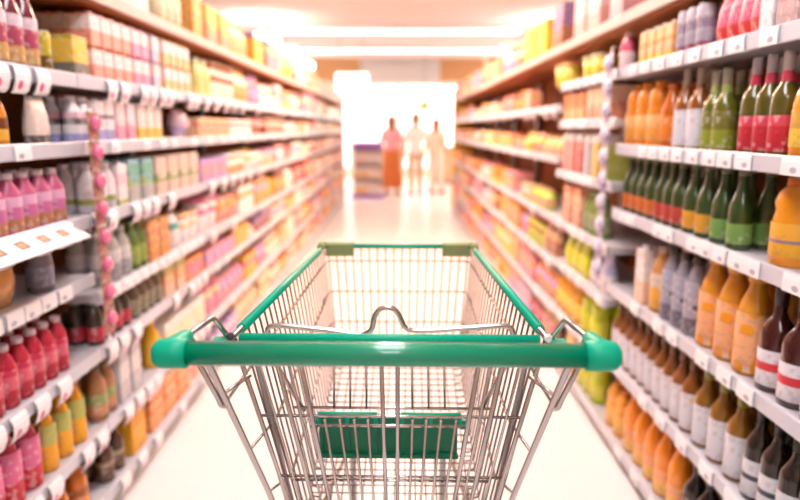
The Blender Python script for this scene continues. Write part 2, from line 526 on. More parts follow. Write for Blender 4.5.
def proto(kind, w, d, h, c):
    """Returns [(part_name, mesh)], the first is the thing's own body. Front looks to local -y."""
    g = dict(c)
    P = []
    if kind in ('wine', 'beer', 'juice', 'jug', 'pet'):
        r = w / 2
        caph = {'wine': .2, 'beer': .06, 'juice': .09, 'jug': .09, 'pet': .1}[kind] * h
        bh = h - (caph * .3)
        body = MB().lathe(bottle_prof(kind, r, bh), 14)
        P.append(('bottle', body.mesh('bottle', mat('liquid_%s' % str(g['body']), g['body'], .12, coat=.6, noise=.12, nscale=30))))
        nr = bottle_prof(kind, r, bh)[-1][0]
        cp = MB().lathe([(nr * 1.18, h - caph), (nr * 1.2, h - caph * .1), (nr * 1.1, h)], 12)
        P.append(('cap', cp.mesh('cap', mat('cap_%s' % str(g['cap']), g['cap'], .35))))
        if 'label' in g:
            z0, z1 = g.get('lz', (.12, .5))
            lb = MB().lathe([(r * 1.012, z0 * h), (r * 1.02, z0 * h + .001), (r * 1.02, z1 * h - .001), (r * 1.012, z1 * h)], 14, cap0=False, cap1=False)
            P.append(('label', lb.mesh('label', printed(g['label'], g.get('accent'), g.get('asize', .03), g.get('amount', .3)))))
        if 'neck' in g:
            lb = MB().lathe([(nr * 1.35, h * .72), (nr * 1.2, h * .8), (nr * 1.12, h * .9)], 12, cap0=False, cap1=False)
            P.append(('neck_foil', lb.mesh('neck_foil', mat('foil_%s' % str(g['neck']), g['neck'], .3))))
    elif kind == 'carton':       # drink brick with folded top seam and screw cap
        b = MB().box(-w / 2, w / 2, -d / 2, d / 2, 0, h * .93, .003)
        b.box(-w / 2 + .004, w / 2 - .004, -.004, .004, h * .93, h * .97)
        P.append(('carton', b.mesh('carton', printed(g['bands'], g.get('accent'), g.get('asize', .03), g.get('amount', .3)))))
        cp = MB().lathe([(w * .14, h * .93), (w * .14, h), (w * .12, h)], 8, c=(0, -d * .27))
        P.append(('cap', cp.mesh('cap', mat('cap_%s' % str(g['cap']), g['cap'], .35))))
    elif kind == 'gable':        # gable-top carton
        b = MB()
        b.add([(-w/2, -d/2, 0), (w/2, -d/2, 0), (w/2, d/2, 0), (-w/2, d/2, 0), (-w/2, -d/2, h*.76), (w/2, -d/2, h*.76), (w/2, d/2, h*.76), (-w/2, d/2, h*.76),
               (-w/2, -.003, h*.92), (w/2, -.003, h*.92), (w/2, .003, h*.92), (-w/2, .003, h*.92), (-w/2, -.003, h), (w/2, -.003, h), (w/2, .003, h), (-w/2, .003, h)],
              [(3, 2, 1, 0), (0, 1, 5, 4), (1, 2, 6, 5), (2, 3, 7, 6), (3, 0, 4, 7), (4, 5, 9, 8), (6, 7, 11, 10), (5, 6, 10, 9), (7, 4, 8, 11),
               (8, 9, 13, 12), (9, 10, 14, 13), (10, 11, 15, 14), (11, 8, 12, 15), (12, 13, 14, 15)])
        P.append(('carton', b.mesh('carton', printed(g['bands'], g.get('accent'), g.get('asize', .03), g.get('amount', .3)))))
        cp = MB().lathe([(w * .13, 0), (w * .13, .012), (w * .11, .014)], 8, M=Matrix.Translation((0, -d * .25, h * .84)) @ Matrix.Rotation(math.radians(52), 4, 'X'))
        P.append(('cap', cp.mesh('cap', mat('cap_%s' % str(g['cap']), g['cap'], .35))))
    elif kind == 'box':          # folded cardboard box with tuck flap and a glued front label
        b = MB().box(-w / 2, w / 2, -d / 2, d / 2, 0, h - .002, .0025).box(-w / 2 + .003, w / 2 - .003, -d / 2 + .002, d / 2 - .02, h - .002, h)
        P.append(('box', b.mesh('box', printed(g['bands'], g.get('accent'), g.get('asize', .04), g.get('amount', .3), .5))))
        lb = MB().box(-w * .36, w * .36, -d / 2 - .0012, -d / 2, h * .2, h * .62)
        P.append(('label', lb.mesh('label', printed(g.get('label', g['bands']), g.get('accent'), .025, .3))))
    elif kind == 'pouch':        # stand-up pouch, round foot and crimped top
        b = MB()
        prof = [(1, .62, 0), (1, .8, .1), (1, 1, .3), (.97, .8, .6), (.95, .35, .85), (.95, .06, .93), (.95, .05, 1)]
        n = 16; vs = []; fs = []
        for fx, fy, fz in prof:
            for i in range(n):
                a = 2 * math.pi * i / n
                cx, sy = math.cos(a), math.sin(a)
                cx = math.copysign(abs(cx) ** .5, cx)
                vs.append((w / 2 * fx * cx, d / 2 * fy * sy, h * fz))
        for k in range(len(prof) - 1):
            for i in range(n):
                j = (i + 1) % n
                fs.append((k * n + i, k * n + j, (k + 1) * n + j, (k + 1) * n + i))
        fs += [tuple(range(n - 1, -1, -1)), tuple((len(prof) - 1) * n + i for i in range(n))]
        b.add(vs, fs, True)
        P.append(('pouch', b.mesh('pouch', printed(g['bands'], g.get('accent'), g.get('asize', .035), g.get('amount', .3), .3))))
        if 'cap' in g:
            cp = MB().lathe([(.009, h), (.009, h + .014), (.007, h + .016)], 8)
            P.append(('spout_cap', cp.mesh('spout_cap', mat('cap_%s' % str(g['cap']), g['cap'], .35))))
    elif kind == 'can':
        r = w / 2
        b = MB().lathe([(r * .86, 0), (r, .006), (r, h - .01), (r * .86, h - .002)], 14)
        P.append(('can', b.mesh('can', printed(g['bands'], g.get('accent'), g.get('asize', .03), g.get('amount', .3), .25))))
        cp = MB().lathe([(r * .9, h - .003), (r * .9, h), (r * .8, h), (r * .78, h - .003)], 14)
        P.append(('lid', cp.mesh('lid', M_GREY)))
    elif kind in ('jar', 'tub'):
        r = w / 2
        pf = [(r * .92, 0), (r, h * .05), (r, h * .7), (r * .85, h * .8), (r * .82, h * .84)] if kind == 'jar' else [(r * .8, 0), (r * .82, .003), (r * .98, h * .88)]
        b = MB().lathe(pf, 14)
        P.append((kind, b.mesh(kind, printed(g['bands'], g.get('accent'), g.get('asize', .03), g.get('amount', .3), .25))))
        z0 = h * .82 if kind == 'jar' else h * .86
        cp = MB().lathe([(r * (.9 if kind == 'jar' else 1.02), z0), (r * (.9 if kind == 'jar' else 1.02), h - .002), (r * .84, h)], 14)
        P.append(('lid', cp.mesh('lid', mat('cap_%s' % str(g['cap']), g['cap'], .35))))
    elif kind == 'bag':          # pillow bag: bulging, crimped along the top and bottom
        b = MB(); n = 16; vs = []; fs = []
        prof = [(1, .05, 0), (1, .1, .05), (.93, .7, .22), (.9, 1, .5), (.93, .75, .76), (1, .1, .95), (1, .05, 1)]
        for fx, fy, fz in prof:
            for i in range(n):
                a = 2 * math.pi * i / n
                cx = math.copysign(abs(math.cos(a)) ** .6, math.cos(a))
                vs.append((w / 2 * fx * cx, d / 2 * fy * math.sin(a), h * fz))
        for k in range(len(prof) - 1):
            for i in range(n):
                j = (i + 1) % n
                fs.append((k * n + i, k * n + j, (k + 1) * n + j, (k + 1) * n + i))
        fs += [tuple(range(n - 1, -1, -1)), tuple((len(prof) - 1) * n + i for i in range(n))]
        b.add(vs, fs, True)
        P.append(('bag', b.mesh('bag', printed(g['bands'], g.get('accent'), g.get('asize', .05), g.get('amount', .3), .25))))
    return P

CATNAME = {'wine': 'bottle', 'beer': 'bottle', 'juice': 'bottle', 'jug': 'bottle', 'pet': 'bottle', 'carton': 'carton', 'gable': 'carton',
           'box': 'box', 'pouch': 'pouch', 'can': 'can', 'jar': 'jar', 'tub': 'tub', 'bag': 'bag'}
OBJNAME = {'wine': 'glass_bottle', 'beer': 'glass_bottle', 'juice': 'juice_bottle', 'jug': 'juice_bottle', 'pet': 'drink_bottle', 'carton': 'drink_carton',
           'gable': 'gable_carton', 'box': 'cardboard_box', 'pouch': 'drink_pouch', 'can': 'drink_can', 'jar': 'glass_jar', 'tub': 'plastic_tub', 'bag': 'snack_bag'}
COUNT = {}
def put(P, kind, loc, rz, label, group):
    o = link(OBJNAME[kind], P[0][1], None, loc, rz)
    tag(o, label, CATNAME[kind], group)
    for nm, me in P[1:]:
        link(nm, me, o)
    COUNT[CATNAME[kind]] = COUNT.get(CATNAME[kind], 0) + 1
    return o

ROUND = ('wine', 'beer', 'juice', 'jug', 'pet', 'can', 'jar', 'tub')
OCC = []
NTH = ['first', 'second', 'third', 'fourth', 'fifth', 'sixth', 'seventh', 'eighth', 'ninth', 'tenth', 'eleventh', 'twelfth', 'thirteenth', 'fourteenth', 'fifteenth']
def fill(side, z, ya, yb, kind, w, d, h, c, label, rows=1, stack=1, gap=.004, inset=.018, jitter=.002, short=False):
    """A facing of alike products on the shelf whose lip is at height z, from ya to yb along the aisle."""
    assert label not in LABELS, label
    LABELS[label] = 1
    P = proto(kind, w, d, h, c)
    n = max(1, int((yb - ya + gap + .006) / (w + gap)))
    pitch = (yb - ya) / n
    if pitch < w + .001: pitch = w + .001
    OCC.append((side.s, z, ya, max(yb, ya + n * pitch)))
    rz = math.pi / 2 if side.s < 0 else -math.pi / 2
    fwd = w if kind in ROUND else d
    tot = n * rows * stack
    for i in range(n):
        for r in range(rows):
            if inset + (r + 1) * (fwd + .006) > .345: break
            for k in range(stack):
                x = side.X + side.s * (inset + fwd / 2 + r * (fwd + .006) + RND.uniform(0, jitter))
                lab = label
                if stack > 1: lab += ', upper' if k else ', lower'
                if rows > 1: lab += (', back row' if r else ', front row') if stack < 2 else (' back' if r else ' front')
                if n > 1: lab += ', %s from windows' % NTH[n - 1 - i]
                nw = len(lab.split())
                assert 4 <= nw <= 16, (nw, lab)
                put(P, kind, (x, ya + (i + .5) * pitch, z + .0105 + k * (h + .0005)), rz, lab, label if tot > 1 else None)

W_, CR = (244, 240, 240), (250, 228, 200)
BOUND = {-1: LB[1:-1], 1: RB[1:-1]}
def seg(side, z, x0, x1, *a, **k):
    X = side.X + side.s * (.018 + (a[1] / 2 if a[0] in ROUND else 0))
    ya, yb = sorted((y_at(x0, X, z), y_at(x1, X, z)))
    for q in (BOUND[side.s]):                      # keep clear of the joint between two units
        if ya < q < yb:
            if q - ya > yb - q: yb = q - .004
            else: ya = q + .004
    for s_, z_, a_, b_ in OCC:
        if s_ == side.s and abs(z_ - z) < 1e-4 and a_ < yb and b_ > ya:
            if a_ + b_ < ya + yb: ya = b_ + .002
            else: yb = a_ - .002
    if yb - ya < a[1] * .5:
        print('SKIP', a[-1]); return
    fill(side, z, ya, yb, *a, **k)

# ---- carton side (first two units and part of the third), placed by image column
L = LS
A, B, C, D, E1, E2, F, G, Hh = 1.80, 1.51, 1.30, 1.065, .873, .80, .61, .34, .10
# top shelf
seg(L, A, 120, 150, 'box', .14, .2, .16, {'bands': [(0, (238, 226, 224)), (.55, (150, 170, 205)), (.8, (236, 226, 228))]}, 'white box with pale blue band on the top shelf', stack=1)
seg(L, A, 152, 176, 'juice', .085, .085, .26, {'body': (226, 216, 150), 'cap': (240, 236, 230), 'label': [(0, (236, 228, 190))]}, 'pale yellow bottle with white cap on the top shelf', rows=1)
seg(L, A, 178, 205, 'box', .15, .22, .24, {'bands': [(0, (232, 168, 74)), (.8, (238, 196, 120))]}, 'tall orange-yellow box on the top shelf')
seg(L, A, 206, 232, 'box', .2, .24, .2, {'bands': [(0, (238, 160, 130)), (.5, (240, 200, 110))], 'accent': (240, 190, 80)}, 'salmon box with yellow patches on the top shelf')
seg(L, A, 234, 268, 'box', .32, .28, .21, {'bands': [(0, (240, 186, 60)), (.86, (150, 110, 170))]}, 'amber case with purple lid edge on the top shelf')
seg(L, A, 270, 284, 'tub', .24, .24, .2, {'bands': [(0, (246, 226, 90))], 'cap': (250, 240, 210)}, 'lemon yellow tub with cream lid on the top shelf')
# B
seg(L, B, -14, 36, 'juice', .072, .072, .235, {'body': (120, 44, 60), 'cap': (60, 36, 36), 'label': [(0, (206, 160, 90)), (.35, (176, 70, 96)), (.75, (216, 190, 200))], 'lz': (.06, .6)}, 'tall burgundy bottle with dark cap and pink label', rows=2)
seg(L, B, 38, 45, 'can', .05, .05, .12, {'bands': [(0, (120, 90, 30)), (.4, (196, 176, 50))]}, 'olive yellow can beside the burgundy bottles', rows=2)
seg(L, B, 46, 60, 'pouch', .07, .05, .13, {'bands': [(0, (222, 216, 210)), (.8, (170, 200, 90))], 'cap': (160, 190, 80)}, 'white pouch with green top between can and yellow box', rows=2)
seg(L, B, 61, 94, 'box', .095, .1, .13, {'bands': [(0, (130, 120, 110)), (.34, (246, 200, 76)), (.9, (200, 176, 70))]}, 'yellow box with grey foot beside the pink striped cartons', rows=2)
for k, (xa, xb, c1, nm) in enumerate([(95, 135, (244, 160, 140), 'salmon'), (136, 152, (236, 150, 180), 'rose pink'), (153, 165, (214, 196, 214), 'lilac'), (166, 192, (246, 196, 140), 'apricot')]):
    seg(L, B, xa, xb, 'carton', .074, .09, .112, {'bands': [(0, c1), (.48, (248, 226, 224)), (.9, c1)], 'cap': (244, 236, 236)}, '%s and white striped drink carton' % nm, stack=2, rows=2)
seg(L, B, 193, 207, 'juice', .085, .085, .2, {'body': (240, 226, 140), 'cap': (250, 240, 210)}, 'pale lemon bottle beside the apricot striped cartons')
# C
seg(L, C, -14, 9, 'juice', .06, .06, .15, {'body': (226, 140, 40), 'cap': (120, 60, 30), 'label': [(0, (240, 180, 60)), (.5, (120, 60, 20))]}, 'small orange bottle with brown cap above the tilted board')
seg(L, C, 36, 58, 'pouch', .1, .05, .14, {'bands': [(0, (90, 80, 80)), (.2, (226, 206, 196)), (.9, (190, 190, 186))]}, 'beige pouch with dark foot beside the pink clip strip', rows=1)
seg(L, C, 66, 90, 'pet', .06, .06, .15, {'body': (236, 230, 236), 'cap': (246, 240, 244), 'label': [(0, (160, 160, 210)), (.3, (240, 232, 236)), (.6, (110, 100, 106)), (.8, (236, 190, 200))], 'lz': (.02, .66)}, 'white bottle with lilac and black label band', rows=2)
seg(L, C, 91, 117, 'carton', .07, .08, .15, {'bands': [(0, (164, 164, 214)), (.3, (238, 226, 230)), (.55, (130, 120, 130)), (.65, (240, 226, 228))], 'cap': (240, 230, 236)}, 'white carton with lilac foot and grey line', rows=2)
seg(L, C, 118, 139, 'carton', .07, .08, .15, {'bands': [(0, (238, 160, 184)), (.4, (246, 220, 224))], 'cap': (240, 230, 236)}, 'pink and white carton below the rose pink cartons', rows=2)
seg(L, C, 140, 164, 'carton', .075, .08, .15, {'bands': [(0, (244, 196, 90)), (.35, (246, 226, 216))], 'cap': (240, 230, 236)}, 'white carton with golden yellow foot', rows=2)
seg(L, C, 180, 207, 'bag', .15, .1, .14, {'bands': [(0, (190, 160, 200)), (.4, (226, 190, 200))]}, 'lilac snack bag lying against the brown back')
# D
seg(L, D, -14, 62, 'pet', .068, .068, .165, {'body': (206, 96, 136), 'cap': (240, 228, 232), 'label': [(0, (196, 130, 90)), (.35, (206, 110, 160)), (.7, (226, 170, 200))], 'lz': (.06, .62)}, 'pink bottle with white cap behind the tilted price board', rows=2)
seg(L, D, 84, 112, 'pet', .066, .066, .165, {'body': (232, 224, 226), 'cap': (246, 242, 244), 'label': [(0, (220, 216, 230)), (.2, (160, 170, 90)), (.4, (240, 232, 234))], 'lz': (.05, .66)}, 'white bottle with green sprig on its label', rows=2)
seg(L, D, 113, 126, 'carton', .075, .08, .165, {'bands': [(0, (176, 190, 110)), (.15, (246, 226, 228)), (.5, (244, 200, 210)), (.75, (244, 232, 236))], 'cap': (240, 230, 236)}, 'pale pink carton with green foot line', rows=2)
seg(L, D, 127, 157, 'box', .1, .11, .165, {'bands': [(0, (180, 180, 176)), (.35, (176, 190, 120)), (.58, (110, 176, 150)), (.9, (150, 190, 200))], 'accent': (130, 180, 220), 'amount': .2}, 'teal and green box with blue spots', rows=2)
seg(L, D, 158, 200, 'box', .13, .12, .165, {'bands': [(0, (226, 200, 186)), (.35, (140, 170, 96)), (.55, (226, 200, 184))]}, 'tan box with green lettering band')
# E
seg(L, E1, -10, 27, 'bag', .17, .09, .15, {'bands': [(0, (240, 190, 110)), (.3, (222, 146, 50)), (.8, (196, 120, 40))]}, 'orange snack bag above the crimson bottles')
seg(L, E1, 29, 55, 'pet', .075, .075, .155, {'body': (140, 130, 136), 'cap': (220, 214, 220), 'label': [(0, (150, 146, 170))]}, 'smoky grey bottle with pale cap beside the orange bag', rows=1)
seg(L, E2, 95, 128, 'pet', .07, .07, .19, {'body': (186, 180, 172), 'cap': (216, 210, 206), 'label': [(0, (160, 156, 160)), (.5, (214, 206, 204))], 'lz': (.08, .6)}, 'grey bottle with white cap below the white sprig bottles', rows=2)
seg(L, E2, 129, 143, 'pet', .066, .066, .19, {'body': (96, 120, 50), 'cap': (110, 140, 60), 'label': [(0, (150, 170, 70))]}, 'leaf green bottle with green cap', rows=2)
seg(L, E2, 144, 172, 'box', .11, .1, .17, {'bands': [(0, (216, 140, 70)), (.5, (200, 120, 70)), (.8, (226, 160, 100))], 'accent': (240, 190, 90)}, 'burnt orange box with amber patches')
seg(L, E2, 173, 186, 'pouch', .11, .06, .16, {'bands': [(0, (236, 226, 222)), (.55, (70, 160, 150)), (.75, (240, 230, 226))]}, 'white pouch with teal patch')
# F
seg(L, F, -14, 66, 'pet', .06, .06, .175, {'body': (196, 40, 66), 'cap': (240, 214, 222), 'label': [(0, (190, 40, 60)), (.4, (222, 100, 120)), (.8, (206, 50, 80))], 'lz': (.08, .62)}, 'crimson bottle with pale pink cap', rows=2)
seg(L, F, 92, 128, 'pet', .06, .06, .155, {'body': (70, 56, 46), 'cap': (110, 130, 60), 'label': [(0, (200, 50, 70))], 'lz': (.1, .42)}, 'dark bottle with red label and olive cap', rows=2)
seg(L, F, 129, 158, 'pet', .066, .066, .155, {'body': (116, 96, 74), 'cap': (232, 150, 50), 'label': [(0, (140, 130, 100))], 'lz': (.1, .5)}, 'brown bottle with orange cap', rows=2)
seg(L, F, 160, 188, 'box', .12, .1, .14, {'bands': [(0, (226, 190, 160)), (.4, (236, 160, 120)), (.7, (206, 196, 120))]}, 'peach box with green-yellow top')
# G
seg(L, G, -20, 38, 'juice', .078, .078, .225, {'body': (206, 60, 90), 'cap': (180, 60, 80), 'label': [(0, (214, 40, 60)), (.4, (226, 110, 150))], 'lz': (.04, .7)}, 'large rose red bottle with red cap', rows=2)
seg(L, G, 39, 84, 'juice', .066, .066, .215, {'body': (244, 166, 30), 'cap': (196, 130, 50), 'label': [(0, (248, 176, 30)), (.55, (190, 190, 100))], 'lz': (.04, .7)}, 'amber yellow bottle with green label top', rows=2)
seg(L, G, 85, 112, 'pet', .07, .07, .2, {'body': (176, 120, 80), 'cap': (110, 90, 60), 'label': [(0, (206, 140, 90)), (.5, (150, 160, 90))]}, 'light brown bottle with green label', rows=2)
seg(L, G, 114, 145, 'carton', .085, .09, .21, {'bands': [(0, (206, 200, 204)), (.4, (224, 216, 216)), (.75, (196, 186, 190))], 'cap': (226, 220, 224)}, 'plain grey-white carton on the second shelf', rows=1)
seg(L, G, 146, 158, 'juice', .085, .085, .21, {'body': (246, 180, 40), 'cap': (246, 200, 90)}, 'bright amber bottle beside the grey-white cartons', rows=1)
# H
seg(L, Hh, -4, 46, 'jug', .1, .1, .19, {'body': (214, 50, 90), 'cap': (200, 60, 90), 'label': [(0, (220, 60, 100)), (.5, (200, 40, 50))]}, 'hot pink jug bottle on the bottom shelf', rows=2)
seg(L, Hh, 50, 86, 'juice', .08, .08, .19, {'body': (220, 120, 30), 'cap': (120, 60, 24), 'label': [(0, (240, 150, 40)), (.6, (170, 90, 30))]}, 'orange-brown bottle on the bottom shelf', rows=2)
seg(L, Hh, 88, 122, 'wine', .066, .066, .2, {'body': (84, 50, 28), 'cap': (96, 60, 34), 'label': [(0, (110, 76, 50)), (.7, (170, 140, 110))], 'lz': (.1, .4)}, 'dark brown bottle on the bottom shelf', rows=2)
seg(L, Hh, 123, 151, 'box', .13, .14, .19, {'bands': [(0, (246, 176, 26)), (.85, (240, 150, 30))]}, 'saturated amber box on the bottom shelf')
seg(L, Hh, 152, 190, 'box', .15, .14, .18, {'bands': [(0, (240, 160, 90)), (.4, (236, 140, 70)), (.8, (244, 190, 130))]}, 'light orange box on the bottom shelf')

# ---- bottle side
R = RS
A, B, C, D, E, F, G = RLEV1
A2, B2, C2, D2, E2, F2, G2, H2 = RLEV2
seg(R, A, 604, 640, 'box', .16, .2, .18, {'bands': [(0, (240, 176, 180)), (.6, (246, 206, 206))]}, 'pale pink box on top above the orange multipacks')
seg(R, A, 572, 600, 'box', .2, .22, .2, {'bands': [(0, (226, 170, 160)), (.5, (236, 200, 196))]}, 'dusty rose box on top of the shelving')
seg(R, A, 548, 570, 'box', .22, .22, .24, {'bands': [(0, (170, 100, 60)), (.5, (150, 110, 150))]}, 'brown and purple box on top of the shelving')
seg(R, A, 516, 546, 'box', .3, .24, .22, {'bands': [(0, (248, 214, 50)), (.7, (244, 196, 60))]}, 'bright yellow case on top of the shelving')
# B near units
seg(R, B, 637, 671, 'carton', .062, .08, .125, {'bands': [(0, (246, 190, 70)), (.25, (244, 186, 130)), (.5, (240, 160, 90)), (.62, (246, 196, 130)), (.9, (246, 214, 190))], 'cap': (250, 220, 190)}, 'orange and peach drink carton beside the lilac cans', rows=2)
seg(R, B, 673, 709, 'can', .056, .056, .14, {'bands': [(0, (170, 90, 110)), (.2, (190, 180, 196)), (.5, (160, 140, 160)), (.75, (206, 190, 204))]}, 'slim lilac-grey can with plum foot', rows=2)
seg(R, B, 711, 757, 'pouch', .058, .06, .155, {'bands': [(0, (226, 70, 66)), (.3, (232, 110, 140)), (.7, (226, 90, 110))], 'accent': (244, 150, 176), 'asize': .025}, 'pink-red pouch with light pink dots', rows=2)
seg(R, B, 759, 770, 'carton', .06, .07, .15, {'bands': [(0, (226, 226, 232))], 'cap': (226, 226, 232)}, 'plain white carton beside the pink-red pouches', rows=2)
seg(R, B, 772, 900, 'box', .09, .1, .15, {'bands': [(0, (196, 160, 160)), (.5, (180, 140, 146))]}, 'mauve box at the end of the pink-red pouches', rows=2)
seg(R, B, 622, 634, 'pet', .06, .06, .15, {'body': (232, 100, 130), 'cap': (240, 220, 220), 'label': [(0, (246, 220, 224))]}, 'small pink bottle beside the orange multipack cartons')
# C
seg(R, C, 628, 663, 'jug', .085, .085, .235, {'body': (240, 140, 20), 'cap': (240, 150, 40), 'label': [(0, (246, 170, 70)), (.5, (246, 190, 120))], 'lz': (.1, .5)}, 'orange juice jug with pale orange label', rows=2)
seg(R, C, 664, 675, 'juice', .07, .07, .22, {'body': (206, 100, 16), 'cap': (200, 90, 20), 'label': [(0, (230, 130, 40))]}, 'dark orange bottle beside the amber bottles', rows=2)
seg(R, C, 676, 703, 'wine', .07, .07, .255, {'body': (150, 84, 26), 'cap': (170, 150, 130), 'label': [(0, (228, 224, 232))], 'lz': (.05, .5)}, 'amber glass bottle with large white label', rows=2)
seg(R, C, 705, 727, 'wine', .066, .066, .235, {'body': (110, 110, 30), 'cap': (170, 170, 150), 'label': [(0, (150, 160, 50)), (.5, (120, 116, 40))], 'lz': (.05, .5), 'neck': (166, 176, 100)}, 'olive green bottle with pale green neck', rows=2)
seg(R, C, 742, 787, 'wine', .064, .064, .25, {'body': (92, 84, 26), 'cap': (196, 186, 190), 'label': [(0, (196, 40, 56)), (.7, (216, 70, 90))], 'lz': (.05, .4), 'neck': (206, 64, 90)}, 'green glass bottle with red label and red neck foil', rows=2)
seg(R, C, 789, 900, 'juice', .085, .085, .22, {'body': (240, 150, 40), 'cap': (60, 130, 80), 'label': [(0, (246, 200, 70)), (.5, (220, 160, 60))]}, 'orange bottle with green cap beside the red-foil bottles', rows=1)
# D: dark green beer bottles
for k, (xa, xb, lb, nm) in enumerate([(626, 657, (206, 110, 46), 'orange'), (658, 684, (190, 70, 56), 'red'), (685, 711, (222, 160, 50), 'golden yellow'), (712, 746, (120, 160, 80), 'light green')]):
    seg(R, D, xa, xb, 'beer', .066, .066, .215, {'body': (52, 72, 26), 'cap': (120, 120, 84), 'label': [(0, lb)], 'lz': (.08, .34)}, 'dark green glass bottle with %s label' % nm, rows=2)
seg(R, D, 768, 812, 'jug', .1, .1, .212, {'body': (244, 150, 16), 'cap': (226, 110, 20), 'label': [(0, (246, 180, 40)), (.4, (160, 130, 150)), (.5, (246, 176, 60))], 'lz': (.12, .5)}, 'big orange bottle standing alone past the dark green bottles', rows=1)
# E
seg(R, E, 630, 644, 'carton', .08, .08, .22, {'bands': [(0, (246, 206, 180)), (.4, (240, 226, 224)), (.8, (230, 210, 206))], 'cap': (246, 240, 240)}, 'white and peach tall carton beside the tan bottles', rows=1)
seg(R, E, 645, 664, 'juice', .08, .08, .235, {'body': (206, 140, 80), 'cap': (200, 170, 140), 'label': [(0, (246, 180, 70)), (.6, (226, 200, 180))], 'lz': (.05, .6)}, 'tan bottle with yellow label', rows=2)
seg(R, E, 665, 699, 'pet', .075, .075, .25, {'body': (150, 146, 160), 'cap': (60, 46, 40), 'label': [(0, (120, 110, 126)), (.3, (170, 166, 182))], 'accent': (90, 70, 84), 'lz': (.04, .7)}, 'grey-violet bottle with dark cap', rows=2)
seg(R, E, 701, 760, 'juice', .09, .09, .275, {'body': (226, 150, 40), 'cap': (230, 150, 30), 'label': [(0, (246, 214, 190)), (.1, (246, 180, 130))], 'accent': (248, 160, 30), 'asize': .055, 'amount': .42, 'lz': (.04, .62)}, 'juice bottle with orange slices printed on a peach label', rows=2)
seg(R, E, 761, 900, 'wine', .082, .082, .27, {'body': (70, 18, 14), 'cap': (50, 16, 14), 'label': [(0, (236, 230, 236)), (.42, (222, 60, 70)), (.66, (236, 230, 236))], 'lz': (.06, .4)}, 'dark red bottle with white and red label', rows=2)
# F
seg(R, F, 616, 694, 'wine', .07, .07, .255, {'body': (140, 78, 18), 'cap': (110, 66, 24), 'label': [(0, (222, 218, 224))], 'accent': (236, 180, 110), 'asize': .035, 'amount': .2, 'lz': (.05, .52)}, 'amber brown bottle with dotted white label', rows=2)
seg(R, F, 696, 744, 'wine', .074, .074, .265, {'body': (146, 96, 22), 'cap': (150, 140, 50), 'label': [(0, (224, 222, 228))], 'accent': (240, 190, 130), 'asize': .05, 'amount': .18, 'lz': (.05, .5)}, 'honey brown bottle with white label and olive cap', rows=2)
seg(R, F, 746, 900, 'wine', .074, .074, .265, {'body': (34, 24, 16), 'cap': (30, 22, 18), 'label': [(0, (214, 214, 222)), (.45, (60, 70, 80)), (.6, (220, 220, 226))], 'accent': (60, 140, 110), 'asize': .05, 'amount': .13, 'lz': (.05, .42)}, 'near-black bottle with white label', rows=2)
# G
seg(R, G, 606, 628, 'jug', .09, .09, .2, {'body': (240, 160, 50), 'cap': (230, 130, 40), 'label': [(0, (246, 190, 90))]}, 'light orange jug on the bottom shelf beside the tall juice', rows=2)
seg(R, G, 629, 684, 'juice', .085, .085, .25, {'body': (246, 140, 10), 'cap': (240, 120, 10), 'label': [(0, (248, 200, 110)), (.5, (246, 170, 120))], 'accent': (250, 190, 60), 'lz': (.04, .4)}, 'vivid orange bottle with peach label on the bottom shelf', rows=2)
seg(R, G, 686, 760, 'wine', .08, .08, .26, {'body': (36, 24, 18), 'cap': (40, 28, 22), 'label': [(0, (80, 60, 50))]}, 'black-brown bottle on the bottom shelf', rows=1)
# second unit of the bottle side (between the clip strip and the brown gap)
seg(R, B2, 588, 606, 'tub', .1, .1, .11, {'bands': [(0, (246, 206, 40))], 'cap': (240, 220, 170)}, 'yellow tub with cream lid above the yellow bottles', rows=2)
seg(R, B2, 562, 586, 'tub', .12, .12, .12, {'bands': [(0, (240, 206, 70))], 'cap': (230, 190, 120)}, 'mustard tub with tan lid', rows=2)
seg(R, C2, 585, 607, 'box', .1, .12, .15, {'bands': [(0, (232, 150, 110)), (.5, (240, 190, 150))]}, 'salmon box with peach top past the lilac clip strip', rows=1)
seg(R, C2, 561, 583, 'box', .12, .12, .14, {'bands': [(0, (226, 180, 120)), (.5, (230, 130, 70))]}, 'tan and rust box past the lilac clip strip', rows=1)
for k, (xa, xb, bc, nm) in enumerate([(597, 607, (200, 200, 90), 'lime'), (589, 596, (236, 190, 120), 'apricot'), (581, 588, (190, 186, 196), 'grey'), (573, 580, (226, 110, 100), 'coral'), (561, 572, (236, 160, 150), 'pink')]):
    seg(R, D2, xa, xb, 'carton', .09, .1, .21, {'bands': [(0, bc), (.8, (240, 226, 220))], 'cap': (240, 230, 226)}, 'tall %s carton with white top past the lilac clip strip' % nm, rows=1)
seg(R, E2, 588, 606, 'juice', .08, .08, .2, {'body': (130, 150, 70), 'cap': (170, 180, 130), 'label': [(0, (150, 160, 110))]}, 'sage green bottle past the lilac clip strip', rows=1)
seg(R, E2, 561, 586, 'box', .13, .12, .2, {'bands': [(0, (220, 160, 130)), (.5, (240, 190, 150)), (.8, (226, 140, 90))]}, 'terracotta banded box past the lilac clip strip')
seg(R, F2, 586, 605, 'pouch', .11, .07, .18, {'bands': [(0, (232, 224, 230)), (.5, (186, 186, 220))]}, 'white and periwinkle pouch past the lilac clip strip')
seg(R, F2, 562, 584, 'pouch', .12, .07, .18, {'bands': [(0, (226, 222, 60)), (.6, (190, 200, 50))]}, 'lime yellow pouch past the lilac clip strip')
seg(R, G2, 586, 604, 'jug', .1, .1, .22, {'body': (206, 216, 50), 'cap': (220, 226, 100), 'label': [(0, (226, 222, 60))]}, 'lime green jug past the lilac clip strip', rows=2)
seg(R, G2, 562, 584, 'juice', .09, .09, .22, {'body': (240, 170, 40), 'cap': (240, 200, 90), 'label': [(0, (246, 210, 90))]}, 'golden bottle past the lilac clip strip', rows=1)
